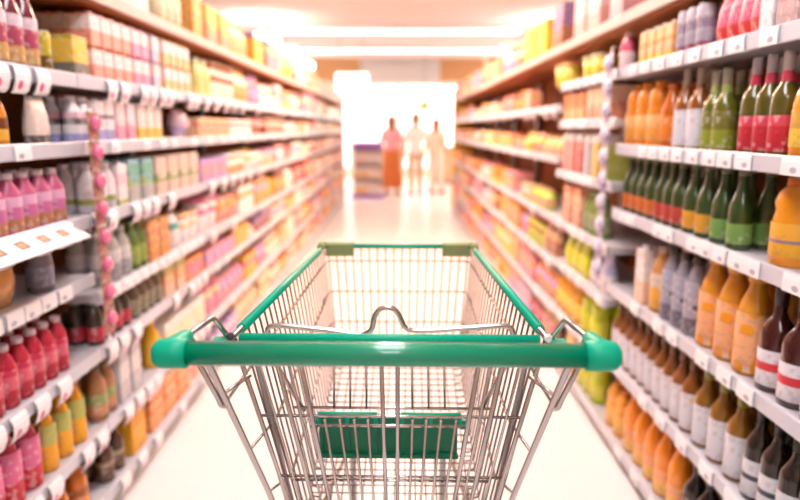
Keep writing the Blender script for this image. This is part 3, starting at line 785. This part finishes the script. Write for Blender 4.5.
seg(R, H2, 584, 603, 'jug', .1, .1, .21, {'body': (200, 210, 40), 'cap': (160, 180, 50), 'label': [(0, (210, 206, 50))]}, 'acid green jug on the bottom shelf past the lilac clip strip', rows=1)
seg(R, H2, 562, 583, 'box', .13, .14, .2, {'bands': [(0, (240, 170, 70)), (.6, (244, 200, 130))]}, 'apricot box on the bottom shelf past the lilac clip strip')

# ---- the long rest of both runs: mixed packaging, thinner detail with distance
PAL = {'yellow': (246, 206, 60), 'orange': (240, 150, 50), 'peach': (246, 196, 150), 'white': (244, 236, 232), 'pink': (240, 160, 170), 'red': (214, 80, 70),
       'lilac': (190, 160, 210), 'lime': (200, 214, 70), 'tan': (214, 170, 120), 'brown': (160, 90, 50), 'cream': (248, 230, 190), 'salmon': (238, 150, 120),
       'gold': (236, 184, 60), 'rose': (226, 120, 150), 'apricot': (246, 180, 100), 'ivory': (246, 240, 220)}
PALW_L = ['peach', 'cream', 'orange', 'apricot', 'white', 'pink', 'tan', 'salmon', 'gold', 'ivory', 'lilac', 'peach', 'white', 'rose', 'red', 'brown']
PALW_R = ['orange', 'salmon', 'brown', 'tan', 'peach', 'lilac', 'pink', 'orange', 'brown', 'red', 'rose', 'gold', 'white', 'salmon', 'lime', 'tan']
KINDW = {'box': 'box', 'carton': 'carton', 'pouch': 'pouch', 'tub': 'tub', 'jar': 'jar', 'juice': 'bottle', 'bag': 'bag', 'can': 'can'}
def auto(side, bays, first, starts):
    for bi, (y0, y1, lev, _) in enumerate(bays):
        if bi < first: continue
        n = len(lev)
        for li, z in enumerate(lev):
            head = (lev[li - 1] - z - .065) if li else .26
            y = y0 + .03
            if bi == first and starts:
                y = max(y, starts.get(li, y))
            end = y1 - .03
            strip = 'pink' if side.s < 0 else 'lilac'
            past = bi
            fl = n - li
            used = set()
            while y < end - .1:
                hit = [b_ for s_, z_, a_, b_ in OCC if s_ == side.s and abs(z_ - z) < 1e-4 and a_ - .1 < y < b_]
                if hit: y = max(hit) + .006; continue
                run = min(RND.uniform(.3, .62), end - y)
                nxt = [a_ for s_, z_, a_, b_ in OCC if s_ == side.s and abs(z_ - z) < 1e-4 and a_ > y]
                if nxt: run = min(run, min(nxt) - y - .004)
                if end - y - run < .15: run = end - y
                far = y > 5.2
                if side.s > 0 and RND.random() < (.34 if 0 < li < 4 else .08):   # bare stretch showing the brown back
                    y += run * .6
                    continue
                kind = RND.choice(['box', 'box', 'carton', 'pouch', 'bag', 'tub', 'juice', 'jar'] if not far else ['box', 'box', 'carton', 'pouch', 'bag', 'tub'])
                for _ in range(40):
                    c1, c2 = RND.sample(PALW_L if side.s < 0 else PALW_R, 2)
                    if c1 != c2 and (c1, kind) not in used: break
                used.add((c1, kind))
                hh = max(.09, head * (RND.uniform(.36, .62) if side.s > 0 and 0 < li < 4 else RND.uniform(.68, .98)))
                base = {'box': .15, 'carton': .1, 'pouch': .13, 'bag': .17, 'tub': .13, 'juice': .085, 'jar': .1}[kind]
                w = base * (1.7 if far else 1.15)
                if kind in ('tub', 'jar'): w = min(w, .2)
                nn = max(1, round(run / w)); w = run / nn - .006
                if kind in ('tub', 'jar', 'juice'): w = min(w, .24)
                d = min(.2, w * .9) if kind not in ('pouch', 'bag') else .09
                g = {'bands': [(0, PAL[c1]), (.55, PAL[c2]), (.75, PAL[c1])], 'cap': PAL[c2], 'body': PAL[c1], 'label': [(0, PAL[c2])], 'lz': (.15, .55)}
                if RND.random() < .4: g['accent'] = PAL[c2]
                lab = '%s and %s %s, %s shelf up, %s unit past %s strip' % (c1, c2, KINDW[kind], ORD[fl - 1], ORD[past - 1], strip)
                if lab in LABELS: y += run; continue
                fill(side, z, y, y + run - .004, kind, w, d, hh, g, lab, short=True)
                y += run + .006
auto(LS, LBAYS, 1, {0: 3.3, 1: y_at(208, XL, 1.51), 2: y_at(210, XL, 1.3), 3: y_at(202, XL, 1.065), 4: y_at(188, XL, .8), 5: y_at(190, XL, .61), 6: y_at(160, XL, .34), 7: y_at(192, XL, .1)})
auto(RS, RBAYS, 2, {0: y_at(515, XR, 1.79)})
print('PRODUCTS', COUNT)

# ---- clip strips with hanging packets
def clip_strip(side, y, z0, z1, n, cols_, nm):
    s = side.s
    x = side.X - s * .034
    st = link('clip_strip', None, None, (x, y, z0))
    MB().box(-.001, .001, -.012, .012, 0, z1 - z0).obj('strip', M_WHITE, st)
    hk = MB().box(-.001, .001, -.012, .012, z1 - z0, z1 - z0 + .02)
    hk.box(*sorted((0, s * .033)), -.008, .008, z1 - z0 + .016, z1 - z0 + .02)
    hk.obj('hook', M_GREY, st)
    tag(st, '%s clip strip hanging down the shelf upright' % nm, 'clip strip')
    cdm = mat('card_' + nm, cols_[0], .5); bl = mat('blister_' + nm, cols_[1], .25, coat=.4); mid = printed([(0, cols_[2]), (.5, cols_[3])], cols_[1], .02, .3)
    P0 = MB().box(-.002, .002, -.036, .036, -.085, 0, .0012).mesh('hanging_packet', mid)
    P1 = MB().lathe([(.027, 0), (.025, .012), (.014, .02)], 14, M=Matrix.Translation((-s * .002, 0, -.034)) @ Matrix.Rotation(-s * math.pi / 2, 4, 'Y')).mesh('blister', bl)
    P2 = MB().box(-.0026, .0026, -.03, .03, -.012, -.003).mesh('header', cdm)
    pitch = (z1 - z0 - .03) / n
    for k in range(n):
        o = link('hanging_packet', P0, None, (x - s * .0065, y, z1 - .01 - k * pitch))
        lab = 'small hanging packet with round blister, %s down the %s clip strip' % (NTH[k], nm)
        tag(o, lab, 'packet', 'packets on the %s clip strip' % nm)
        link('blister', P1, o); link('header', P2, o)
clip_strip(LS, 2.06, .66, 1.42, 8, [(150, 110, 80), (236, 120, 160), (150, 110, 80), (186, 140, 110)], 'pink')
clip_strip(RS, 2.66, .70, 1.66, 10, [(236, 230, 240), (226, 216, 236), (150, 120, 160), (236, 226, 236)], 'lilac')

# ------------------------------------------------------------------ shopping cart
cart = link('shopping_cart', None, None, (-.017, .81, 0))
cart.rotation_euler = (0, 0, math.radians(-1.05))
tag(cart, 'chrome wire shopping cart with green handle standing in the aisle', 'cart')
def lerp(a, b, t):
    return tuple(a[i] + (b[i] - a[i]) * t for i in range(3))
def pl(px, py, Y):
    """Cart-frame point of an image position on the upright plane at distance Y (mirror-free, cart axis near x=-.015)."""
    k = (py - VY) * CT / FPX
    d = Y * CT / (1 - k * ST)
    return ((px - CX) / FPX * d + .015, Y - .81, H - k * d)

HZ = 1.064
RIMZ = 1.04
# handle
hd = MB().tube([(-.272, 0, HZ), (.272, 0, HZ)], .0165, 20).obj('handle', M_GREEN, cart)
for s in (-1, 1):
    cp = MB()
    # cup round the tube end
    M = Matrix.Translation((s * .264, 0, HZ)) @ Matrix.Rotation(s * math.pi / 2, 4, 'Y')
    cp.lathe([(.0175, 0), (.0200, .001), (.0203, .020), (.0203, .032), (.0185, .040), (.013, .0455), (.006, .047)], 20, M=M)
    # arm that reaches forward to the bracket wire
    prof = [((s * .292, .006, HZ), .0175), ((s * .290, .020, HZ + .002), .0155), ((s * .287, .038, HZ + .004), .0130), ((s * .286, .054, HZ + .005), .0108), ((s * .285, .060, HZ + .005), .0098)]
    cp.tube([p for p, r in prof], [r for p, r in prof], 14)
    o = cp.obj('handle_cap', M_GREENCAP, hd)
    o['label'] = 'bright green end cap'
    # bracket wire from cap to basket rim
    MB().tube(fillet([(s * .2855, .050, HZ + .005), (s * .267, .122, HZ + .013), (s * .2545, .146, RIMZ + .002), (s * .250, .160, RIMZ - .020)], .006), .0045, 8).obj('bracket_wire', M_CHROME, cart)
    # small clip and lock knob beside the rail
    cl = MB().box(s * .262 - .012, s * .262 + .012, .120, .150, RIMZ - .014, RIMZ - .002, .002)
    cl.obj('clip', M_GREENCAP, cart)
    kn = MB().lathe([(.004, 0), (.0062, .003), (.0062, .009), (.004, .011)], 12, M=Matrix.Translation((s * .245, .140, RIMZ + .002)) @ Matrix.Rotation(math.radians(80), 4, 'X'))
    kn.obj('lock_knob', M_WHITE if s > 0 else M_RUBBER, cart)
# rear rail of the basket, sleeved in green
rr = MB().tube([(-.236, .155, RIMZ - .007), (.236, .155, RIMZ - .007)], .0085, 12).obj('rear_rail', M_GREENCAP, cart)

RR, RF = (.250, .155, RIMZ - .007), (.203, .925, RIMZ)           # rim rear and front
LEG0, LEG1 = (.268, .092, 1.017), (.218, .25, .695)       # rear frame leg as far as the photo shows it
SB0, SB1 = (.192, .36, .50), (.170, .885, .745)           # lower edge of a side panel
def mir(p, s): return (p[0] * s, p[1], p[2])
# rim
rim = link('basket_rim', MB().tube(fillet([mir(RR, -1), mir(RF, -1), mir(RF, 1), mir(RR, 1)], .03, 6), .0052, 10).mesh('basket_rim', M_CHROME), cart)
for s in (-1, 1):
    a = lerp(mir(RR, s), mir(RF, s), .065); b = lerp(mir(RR, s), mir(RF, s), .90)
    MB().tube([a, b], .0085, 12).obj('side_sleeve', M_GREENCAP, rim)
    # corner cover: plate over the front rim with a lug turned round the corner
    cc = MB()
    x0, x1 = sorted((s * .122, s * .2))
    cc.prism([(.918, RIMZ - .026), (.914, RIMZ + .006), (.920, RIMZ + .0105), (.934, RIMZ + .0105), (.938, RIMZ + .004), (.938, RIMZ - .026), (.934, RIMZ - .028), (.921, RIMZ - .028)], 'x', x0, x1)
    cc.tube([(s * .199, .925, RIMZ + .003), (s * .209, .915, RIMZ + .004), (s * .209, .880, RIMZ + .001)], [.011, .012, .0095], 10)
    o = cc.obj('corner_cover', M_OLIVE, rim)
    o['label'] = 'olive green plastic corner cover'
MB().tube([(-.122, .925, RIMZ), (.122, .925, RIMZ)], .0068, 10).obj('front_sleeve', M_GREENCAP, rim)

# front panel
fp = link('front_panel', None, cart)
NV = 18
for i in range(NV):
    t = i / (NV - 1) * 2 - 1
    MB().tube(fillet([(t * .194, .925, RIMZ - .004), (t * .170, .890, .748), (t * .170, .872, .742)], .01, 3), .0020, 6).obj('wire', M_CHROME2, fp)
for z in (1.0, .916, .832):
    f = (RIMZ - z) / (RIMZ - .745)
    xw = .197 + (.173 - .197) * f; yw = .925 + (.89 - .925) * f
    pts = fillet([(-xw - .006, yw - .10, z), (-xw, yw - .002, z), (xw, yw - .002, z), (xw + .006, yw - .10, z)], .02, 5)
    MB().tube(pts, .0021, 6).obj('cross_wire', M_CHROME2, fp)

# side panels
for s in (-1, 1):
    sp_ = link('side_panel', None, cart)
    NS = 24
    for i in range(NS):
        t = (i + .6) / NS
        a = lerp(RR, RF, t)
        b = lerp(SB0, SB1, t)
        b2 = (b[0] - .02, b[1], b[2] - .003)
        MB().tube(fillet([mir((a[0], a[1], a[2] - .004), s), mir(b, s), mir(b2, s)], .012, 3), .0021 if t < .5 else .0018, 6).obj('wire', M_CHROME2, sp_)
    for f, lt in ((.14, .13), (.43, .48), (.72, .82)):
        st_ = lerp(LEG0, LEG1, lt + .12)
        a = lerp(RF, SB1, f)
        mid_ = lerp(lerp(RR, SB0, f), lerp(RF, SB1, f), .12)
        MB().tube([mir(st_, s), mir(mid_, s), mir(lerp(lerp(RR, SB0, f), a, .5), s), mir((a[0] + .001, a[1] - .08, a[2]), s)], .0027, 6).obj('cross_wire', M_CHROME, sp_)

# wire floor of the basket
fl = MB()
NX, NY = 17, 30
for i in range(NX):
    t = i / (NX - 1) * 2 - 1
    fl.tube([(t * .192, .36, .50), (t * .170, .885, .745)], .0016, 5)
for j in range(NY):
    t = j / (NY - 1)
    p = lerp(SB0, SB1, t)
    fl.tube([(-p[0], p[1], p[2] + .003), (p[0], p[1], p[2] + .003)], .0016, 5)
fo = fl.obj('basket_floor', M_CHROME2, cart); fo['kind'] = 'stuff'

# rear gate, hinged on the rail and leaning into the basket
gate = link('rear_gate', None, cart)
GT, GB = (.247, .160, RIMZ - .012), (.172, .345, .50)
def gp(u, v):   # u across -1..1, v 0 at top .. 1 at the foot
    return (u * (GT[0] + (GB[0] - GT[0]) * v), GT[1] + (GB[1] - GT[1]) * v, GT[2] + (GB[2] - GT[2]) * v)
for u in (-1, -.76, -.6, .6, .76, 1):
    MB().tube([gp(u, 0), gp(u, 1)], .0044, 8).obj('gate_rod', M_CHROME, gate)
for u in (-.055, .055):
    MB().tube([gp(u, 0), gp(u, 1)], .0038, 8).obj('gate_rod', M_CHROME, gate)
for u in (-.88, -.68, .68, .88):
    MB().tube([gp(u, 0), gp(u, 1)], .0024, 6).obj('gate_wire', M_CHROME, gate)
for u in (-.5, -.385, -.275, -.17, .17, .275, .385, .5):
    a = gp(u, .30); b = gp(u * 1.0, 1)
    MB().tube([(a[0], a[1] - .006, a[2]), (b[0], b[1] - .006, b[2])], .0026, 6).obj('gate_wire', M_CHROME, gate)
for v, w in ((.295, 1.0), (.335, .62), (.565, 1.0), (.583, .9), (.97, 1.0)):
    a = gp(w, v)
    MB().tube([(-a[0], a[1] + .004, a[2]), (a[0], a[1] + .004, a[2])], .0030, 6).obj('cross_rod', M_CHROME, gate)

# child seat: back frame with the bag hook loop, and the folded green seat flap
seat = link('child_seat', None, cart)
YS = 1.03
hook = [(265, 352), (266, 327), (278, 326), (330, 331), (362, 336), (371, 330), (373, 316), (378, 309), (386, 307), (394, 309), (399, 317), (402, 326), (408, 330), (420, 331), (460, 328), (500, 325), (511, 327), (512, 352)]
MB().tube(fillet([pl(x, y, YS) for x, y in hook], .008, 3), .0046, 8).obj('hook_wire', M_CHROME, seat)
for px in (265, 512):
    a = pl(px, 350, YS)
    s = -1 if px < 400 else 1
    MB().tube([a, (s * .165, .31, .84)], .0044, 8).obj('seat_rod', M_CHROME, seat)
for px in (333, 349, 365, 410, 426, 442):
    a = pl(px, 345, YS + .02)
    b = pl(px + (388 - px) * -.02, 409, YS + .08)
    MB().tube([a, b], .0022, 6).obj('seat_wire', M_CHROME, seat)
MB().tube([pl(292, 408, YS + .08), pl(488, 408, YS + .08)], .0030, 6).obj('cross_rod', M_CHROME, seat)
MB().tube([pl(300, 345, YS + .02), pl(474, 345, YS + .02)], .0026, 6).obj('cross_rod', M_CHROME, seat)
# flap: shallow tray with ribs and four hinge clips
c0 = pl(313, 417, 1.125); c1 = pl(461, 454, 1.125)
fx0, fx1, fz1, fz0 = c0[0], c1[0], c0[2], c1[2]
yb = 1.125 - .81
flap = MB()
flap.box(fx0 + .008, fx1 - .012, yb, yb + .006, fz0, fz1, .002)
nr = 5
for i in range(nr + 1):
    x = fx0 + .008 + (fx1 - fx0 - .026) * i / nr
    flap.box(x, x + .006, yb - .006, yb, fz0, fz1 - .012)
flap.box(fx0 + .006, fx1 - .010, yb - .010, yb + .002, fz0 - .004, fz0 + .003)
flap.box(fx0 + .004, fx1 - .008, yb - .008, yb + .006, fz1 - .012, fz1 + .004, .002)
fo2 = flap.obj('seat_flap', M_GREENDARK, seat)
fo2['label'] = 'folded dark green plastic seat flap'
for xa, xb in ((pl(316, 417, 1.12)[0], pl(375, 417, 1.12)[0]), (pl(399, 417, 1.12)[0], pl(459, 417, 1.12)[0])):
    h = MB()
    h.tube([(xa, yb - .004, fz1 + .005), (xb, yb - .004, fz1 + .005)], .0062, 10)
    h.box(xa - .001, xa + .006, yb - .012, yb + .006, fz1 - .013, fz1 + .006, .0015).box(xb - .006, xb + .001, yb - .012, yb + .006, fz1 - .013, fz1 + .006, .0015)
    h.box((xa + xb) / 2 - .003, (xa + xb) / 2 + .003, yb - .012, yb + .004, fz1 - .008, fz1 + .006)
    h.obj('hinge_sleeve', M_GREENCAP, fo2)
for x in (fx0, fx1):
    MB().box(x - .007, x + .007, yb - .010, yb + .008, fz1 - .020, fz1 - .002, .002).obj('pivot', M_GREEN, fo2)

# rear frame legs, chassis and castors
for s in (-1, 1):
    leg = MB().tube(fillet([mir((.280, .056, HZ), s), mir(LEG0, s), mir(LEG1, s), (s * .205, .33, .46), (s * .215, .36, .16)], .03, 4), .0053, 10).obj('frame_leg', M_CHROME, cart)
    # lock loop at the top of the leg
    a = lerp(LEG0, LEG1, 0.0); b = lerp(LEG0, LEG1, .26)
    MB().tube(fillet([mir((a[0] + .020, a[1] - .002, a[2] + .012), s), mir((b[0] + .013, b[1] - .002, b[2] + .008), s), mir((b[0] + .009, b[1], b[2] - .006), s), mir((b[0], b[1], b[2] - .004), s)], .006, 4), .0045, 8).obj('lock_loop', M_CHROME, leg)
    MB().tube([mir(lerp(LEG0, LEG1, .20), s), gp(s * .97, .13)], .0035, 6).obj('brace', M_CHROME, leg)
    # flat brace blade inside the side panel
    MB().tube([(s * .232, .24, .96), (s * .205, .40, .56)], .0055, 6).obj('brace', M_GREY, leg)
    rail = MB().tube(fillet([(s * .208, .335, .44), (s * .205, .50, .445), (s * .150, .865, .45), (s * .13, .90, .45), (s * .13, .90, .16)], .04, 5), .0105, 10).obj('chassis_rail', M_GREY, cart)
    MB().tube([(s * .215, .36, .165), (s * .13, .90, .165)], .010, 10).obj('lower_rail', M_GREY, cart)
    MB().tube([(s * .165, .40, .52), (s * .18, .42, .445)], .006, 8).obj('support_post', M_GREY, rail)
    for (cx, cy) in ((s * .215, .36), (s * .13, .90)):
        ca = link('castor', None, cart, (cx, cy, 0))
        MB().box(-.020, -.016, -.02, .02, .055, .145).box(.016, .020, -.02, .02, .055, .145).box(-.02, .02, -.02, .02, .141, .155).obj('fork', M_GREY, ca)
        MB().lathe([(.045, -.0125), (.0605, -.010), (.0605, .010), (.045, .0125)], 20, M=Matrix.Translation((0, 0, .061)) @ Matrix.Rotation(math.pi / 2, 4, 'Y')).obj('wheel', M_RUBBER, ca)
MB().tube([(-.205, .43, .447), (.205, .43, .447)], .008, 8).obj('cross_bar', M_GREY, cart)
MB().tube([(-.13, .90, .18), (.13, .90, .18)], .009, 8).obj('cross_bar', M_GREY, cart)

# ------------------------------------------------------------------ far end: shoppers, display stand, hanging sign, lamp
def skin_mesh(name, pts, edges, radii, material, parent=None, root=0):
    me = bpy.data.meshes.new(name)
    me.from_pydata(pts, edges, [])
    me.materials.append(material)
    o = link(name, me, parent)
    md = o.modifiers.new('skin', 'SKIN')
    md.use_smooth_shade = True
    for i, r in enumerate(radii):
        sv = me.skin_vertices[0].data[i]
        sv.radius = r if isinstance(r, tuple) else (r, r)
        sv.use_root = (i == root)
    sb = o.modifiers.new('sub', 'SUBSURF'); sb.levels = 1; sb.render_levels = 2
    return o

def person(x, y, rz, hgt, skin, hairc, topc, legc, label, skirt=False, armpose=0.0, longhair=True):
    k = hgt / 1.7
    ms = mat('skin_%s' % str(skin), skin, .6); mh = mat('hair_%s' % str(hairc), hairc, .6)
    mt = mat('cloth_%s' % str(topc), topc, .85, noise=.06); mlg = mat('cloth_%s' % str(legc), legc, .85, noise=.06)
    J = {'pel': (0, 0, .95), 'spi': (0, .01, 1.12), 'che': (0, 0, 1.32), 'nec': (0, .01, 1.46), 'hd0': (0, 0, 1.56), 'hd1': (0, -.005, 1.64), 'hd2': (0, 0, 1.69),
         'nose': (0, -.095, 1.595)}
    K = {'hem': (0, 0, .84), 'col': (0, .008, 1.43), 'wst': (0, .005, 1.06)}      # clothing only
    for s, n in ((-1, 'l'), (1, 'r')):
        J['sh' + n] = (s * .17, 0, 1.40); J['el' + n] = (s * .23, .02, 1.13)
        J['wr' + n] = (s * .22, -.06 - armpose * .16, .90 + armpose * .18)
        J['pa' + n] = (s * .215, -.08 - armpose * .23, .84 + armpose * .19)
        for q in range(4):
            J['f%d%s' % (q, n)] = (s * (.215 + (q - 1.5) * .006), -.075 - armpose * .27 - (q - 1.5) * .02, .755 + abs(q - 1.4) * .01 + armpose * .19)
        J['th' + n] = (s * .19, -.125 - armpose * .24, .80 + armpose * .19)
        J['hi' + n] = (s * .09, 0, .90); J['kn' + n] = (s * .10, -.02 + s * .03, .50); J['an' + n] = (s * .10, .02 + s * .05, .08); J['to' + n] = (s * .11, -.13 + s * .05, .04)
    ed = [('pel', 'spi'), ('spi', 'che'), ('che', 'nec'), ('nec', 'hd0'), ('hd0', 'hd1'), ('hd1', 'hd2'), ('hd0', 'nose')]
    for n in 'lr':
        ed += [('che', 'sh' + n), ('sh' + n, 'el' + n), ('el' + n, 'wr' + n), ('wr' + n, 'pa' + n), ('pa' + n, 'th' + n), ('pel', 'hi' + n), ('hi' + n, 'kn' + n), ('kn' + n, 'an' + n), ('an' + n, 'to' + n)]
        ed += [('pa' + n, 'f%d%s' % (q, n)) for q in range(4)]
    R_ = {'pel': (.15, .11), 'spi': (.13, .10), 'che': (.15, .11), 'nec': .055, 'hd0': (.078, .092), 'hd1': (.082, .1), 'hd2': .05, 'nose': .014}
    for n in 'lr':
        R_.update({'sh' + n: .062, 'el' + n: .044, 'wr' + n: .030, 'pa' + n: (.038, .022), 'th' + n: .010, 'hi' + n: .088, 'kn' + n: .058, 'an' + n: .040, 'to' + n: (.042, .03)})
        R_.update({'f%d%s' % (q, n): .009 for q in range(4)})
    def sub(names, edges, grow, name, material, parent, over=None):
        idx = {n: i for i, n in enumerate(names)}
        rr_ = []
        for n in names:
            r = R_[n] if not over or n not in over else over[n]
            r = r if isinstance(r, tuple) else (r, r)
            rr_.append(((r[0] + grow) * k, (r[1] + grow) * k))
        return skin_mesh(name, [tuple(c * k for c in J[n]) for n in names], [(idx[a], idx[b]) for a, b in edges if a in idx and b in idx], rr_, material, parent)
    names = list(J)
    J.update(K); R_.update({'hem': (.155, .115), 'col': .075, 'wst': (.13, .10)})
    cl = [('hem', 'pel'), ('pel', 'spi'), ('spi', 'che'), ('che', 'col')] + [e for n in 'lr' for e in (('che', 'sh' + n), ('sh' + n, 'el' + n))]
    tl = [('wst', 'pel')] + [e for n in 'lr' for e in (('pel', 'hi' + n), ('hi' + n, 'kn' + n), ('kn' + n, 'an' + n))]
    body = sub(names, ed, 0, 'person', ms, None)
    body.location = (x, y, 0); body.rotation_euler = (0, 0, rz)
    tag(body, label, 'person')
    sub(['hem', 'pel', 'spi', 'che', 'col', 'shl', 'shr', 'ell', 'elr'], cl, .026, 'top', mt, body, {'ell': .045, 'elr': .045, 'col': .05})
    if skirt:
        m = MB().lathe([(.27 * k, .16 * k), (.272 * k, .17 * k), (.2 * k, .7 * k), (.17 * k, .98 * k), (.15 * k, 1.05 * k)], 20, sy=.75)
        m.obj('skirt', mlg, body)
    else:
        sub(['wst', 'pel', 'hil', 'hir', 'knl', 'knr', 'anl', 'anr'], tl, .018, 'trousers', mlg, body)
    for s, n in ((-1, 'l'), (1, 'r')):
        MB().box((s * .105 - .045) * k, (s * .105 + .045) * k, (-.16 + s * .05) * k, (.08 + s * .05) * k, 0.0, .07 * k, .02).obj('shoe', mat('shoe_brown', (120, 70, 50), .6), body)
    hp = [(.04, 1.752), (.078, 1.728), (.1, 1.68), (.106, 1.62), (.1, 1.555)] + ([(.095, 1.46), (.07, 1.40)] if longhair else [(.07, 1.51)])
    m = MB(); n = 16; vs = []; fs = []
    for r, z in hp:
        for i in range(n + 1):
            a = math.radians(-35 + 250 * i / n)
            if z > 1.68: a = math.radians(-90 + 360 * i / n)
            vs.append((r * k * math.cos(a), (r * 1.08 * math.sin(a) + .008) * k, z * k))
    for q in range(len(hp) - 1):
        for i in range(n):
            fs.append((q * (n + 1) + i, (q + 1) * (n + 1) + i, (q + 1) * (n + 1) + i + 1, q * (n + 1) + i + 1))
    fs.append(tuple(range(n + 1)))
    m.add(vs, fs, True)
    ho = m.obj('hair', mh, body)
    sd = ho.modifiers.new('thick', 'SOLIDIFY'); sd.thickness = .015
    for s in (-1, 1):
        MB().lathe([(.004, 0), (.013, .004), (.011, .008)], 10, M=Matrix.Translation((s * .032 * k, -.088 * k, 1.615 * k)) @ Matrix.Rotation(math.pi / 2, 4, 'X')).obj('eye', mat('eye_dark', (40, 30, 26), .2), body)
    return body
person(-.13, 13.3, math.radians(160), 1.57, (226, 170, 136), (150, 96, 60), (236, 168, 176), (200, 112, 52), 'shopper in pink top and long rust skirt at the aisle end', skirt=True)
person(.36, 13.2, math.radians(190), 1.62, (226, 170, 136), (176, 120, 70), (246, 240, 236), (216, 176, 140), 'shopper in white shirt and tan trousers at the aisle end', longhair=False)
person(.80, 13.6, math.radians(150), 1.52, (226, 160, 120), (170, 100, 60), (240, 214, 190), (246, 236, 226), 'shopper in cream top and white trousers at the aisle end', armpose=.8)

# promotional stand with purple header and foot
MP = mat('purple_board', (160, 110, 200), .5); MPW = mat('pale_board', (238, 226, 226), .6)
ds = link('display_stand', None, None, (-.6, 12.75, 0))
tag(ds, 'pale display stand with purple top band and purple foot', 'display stand')
MB().box(-.32, .32, -.2, .2, 0, .07, .008).obj('foot', MP, ds)
MB().box(-.28, .28, .15, .17, .07, 1.0).obj('back_board', MPW, ds)
for s in (-1, 1):
    MB().box(*sorted((s * .28, s * .265)), -.16, .15, .07, 1.0).obj('side_board', MPW, ds)
for z in (.10, .40, .70, 1.0):
    MB().box(-.264, .264, -.16, .149, z - .02, z).obj('shelf', MPW, ds)
MB().box(-.28, .28, -.185, -.165, .97, 1.10, .004).obj('header', MP, ds)
k = 0
for z, cs in ((.101, [('apricot', (240, 190, 110)), ('white', (244, 236, 230))]), (.401, [('gold', (220, 170, 60)), ('cream', (246, 226, 196))]), (.701, [('blush', (240, 214, 214)), ('pearl', (236, 226, 232))])):
    for q, (nm, cc_) in enumerate(cs):
        lab = '%s gift box on the purple-footed display stand' % nm
        P = proto('box', .1, .12, .2, {'bands': [(0, cc_), (.6, (246, 232, 226))]})
        for i in range(2):
            put(P, 'box', (-.6 + (-.19 + .125 * (2 * q + i)), 12.7, z), 0, lab + (', nearer the shoppers' if i else ', nearer the carton shelves'), lab)

# hanging white light box and pendant
sg = link('hanging_sign', None, None, (-.78, 11.2, 2.03))
tag(sg, 'lit blank white sign box hung from the ceiling', 'sign')
MB().box(-.27, .27, -.05, .05, 0, .24, .006).obj('light_box', mat('sign_lit', (255, 250, 245), emit=(1, .96, .92), estr=2.2), sg)
for s in (-1, 1):
    MB().tube([(s * .2, 0, .238), (s * .2, 0, ZC - 2.02)], .006, 6).obj('hanger', M_GREY, sg)
pd = link('pendant_lamp', None, None, (.55, 13.6, 1.72))
tag(pd, 'amber cone pendant lamp hanging near the windows', 'lamp')
MB().lathe([(.17, 0), (.16, .02), (.05, .2), (.03, .22)], 18, cap0=False).obj('lamp_shade', mat('amber_shade', (240, 180, 90), .5), pd)
MB().lathe([(.02, .04), (.045, .07), (.04, .12), (.015, .16)], 12).obj('bulb', mat('bulb_lit', (255, 240, 220), emit=(1, .8, .5), estr=12), pd)
MB().tube([(0, 0, .2), (0, 0, ZC - 1.72)], .005, 6).obj('cord', M_RUBBER, pd)

# checkout counters between the shoppers and the windows
def checkout(x, y, body, label):
    o = link('checkout_counter', None, None, (x, y, 0))
    tag(o, label, 'counter')
    mb_ = mat('counter_%s' % str(body), body, .5)
    MB().box(-.5, .5, -.3, .3, .08, .86, .01).obj('body', mb_, o)
    MB().box(-.47, .47, -.26, .26, 0, .079).obj('kick_plate', M_GREY, o)
    MB().box(-.52, .52, -.32, .32, .861, .90, .006).obj('counter_top', M_WHITE, o)
    MB().box(-.45, .1, -.2, .2, .901, .906).obj('belt', M_RUBBER, o)
    MB().tube([(.3, .1, .90), (.3, .1, 1.16)], .018, 8).obj('pole', M_GREY, o)
    scr = MB().box(.15, .45, .07, .10, 1.16, 1.36, .008).obj('monitor', M_WHITE, o)
    MB().box(.165, .435, .064, .0695, 1.175, 1.345).obj('screen', mat('screen_amber', (236, 190, 140), .3), scr)
    MB().box(-.4, .0, -.306, -.3005, .3, .66).obj('front_board', mat('counter_board', (240, 196, 150), .6), o)
checkout(-.35, 16.0, (240, 214, 190), 'cream checkout counter behind the shopper in the rust skirt')
checkout(1.25, 16.2, (236, 190, 150), 'peach checkout counter behind the shopper in white trousers')
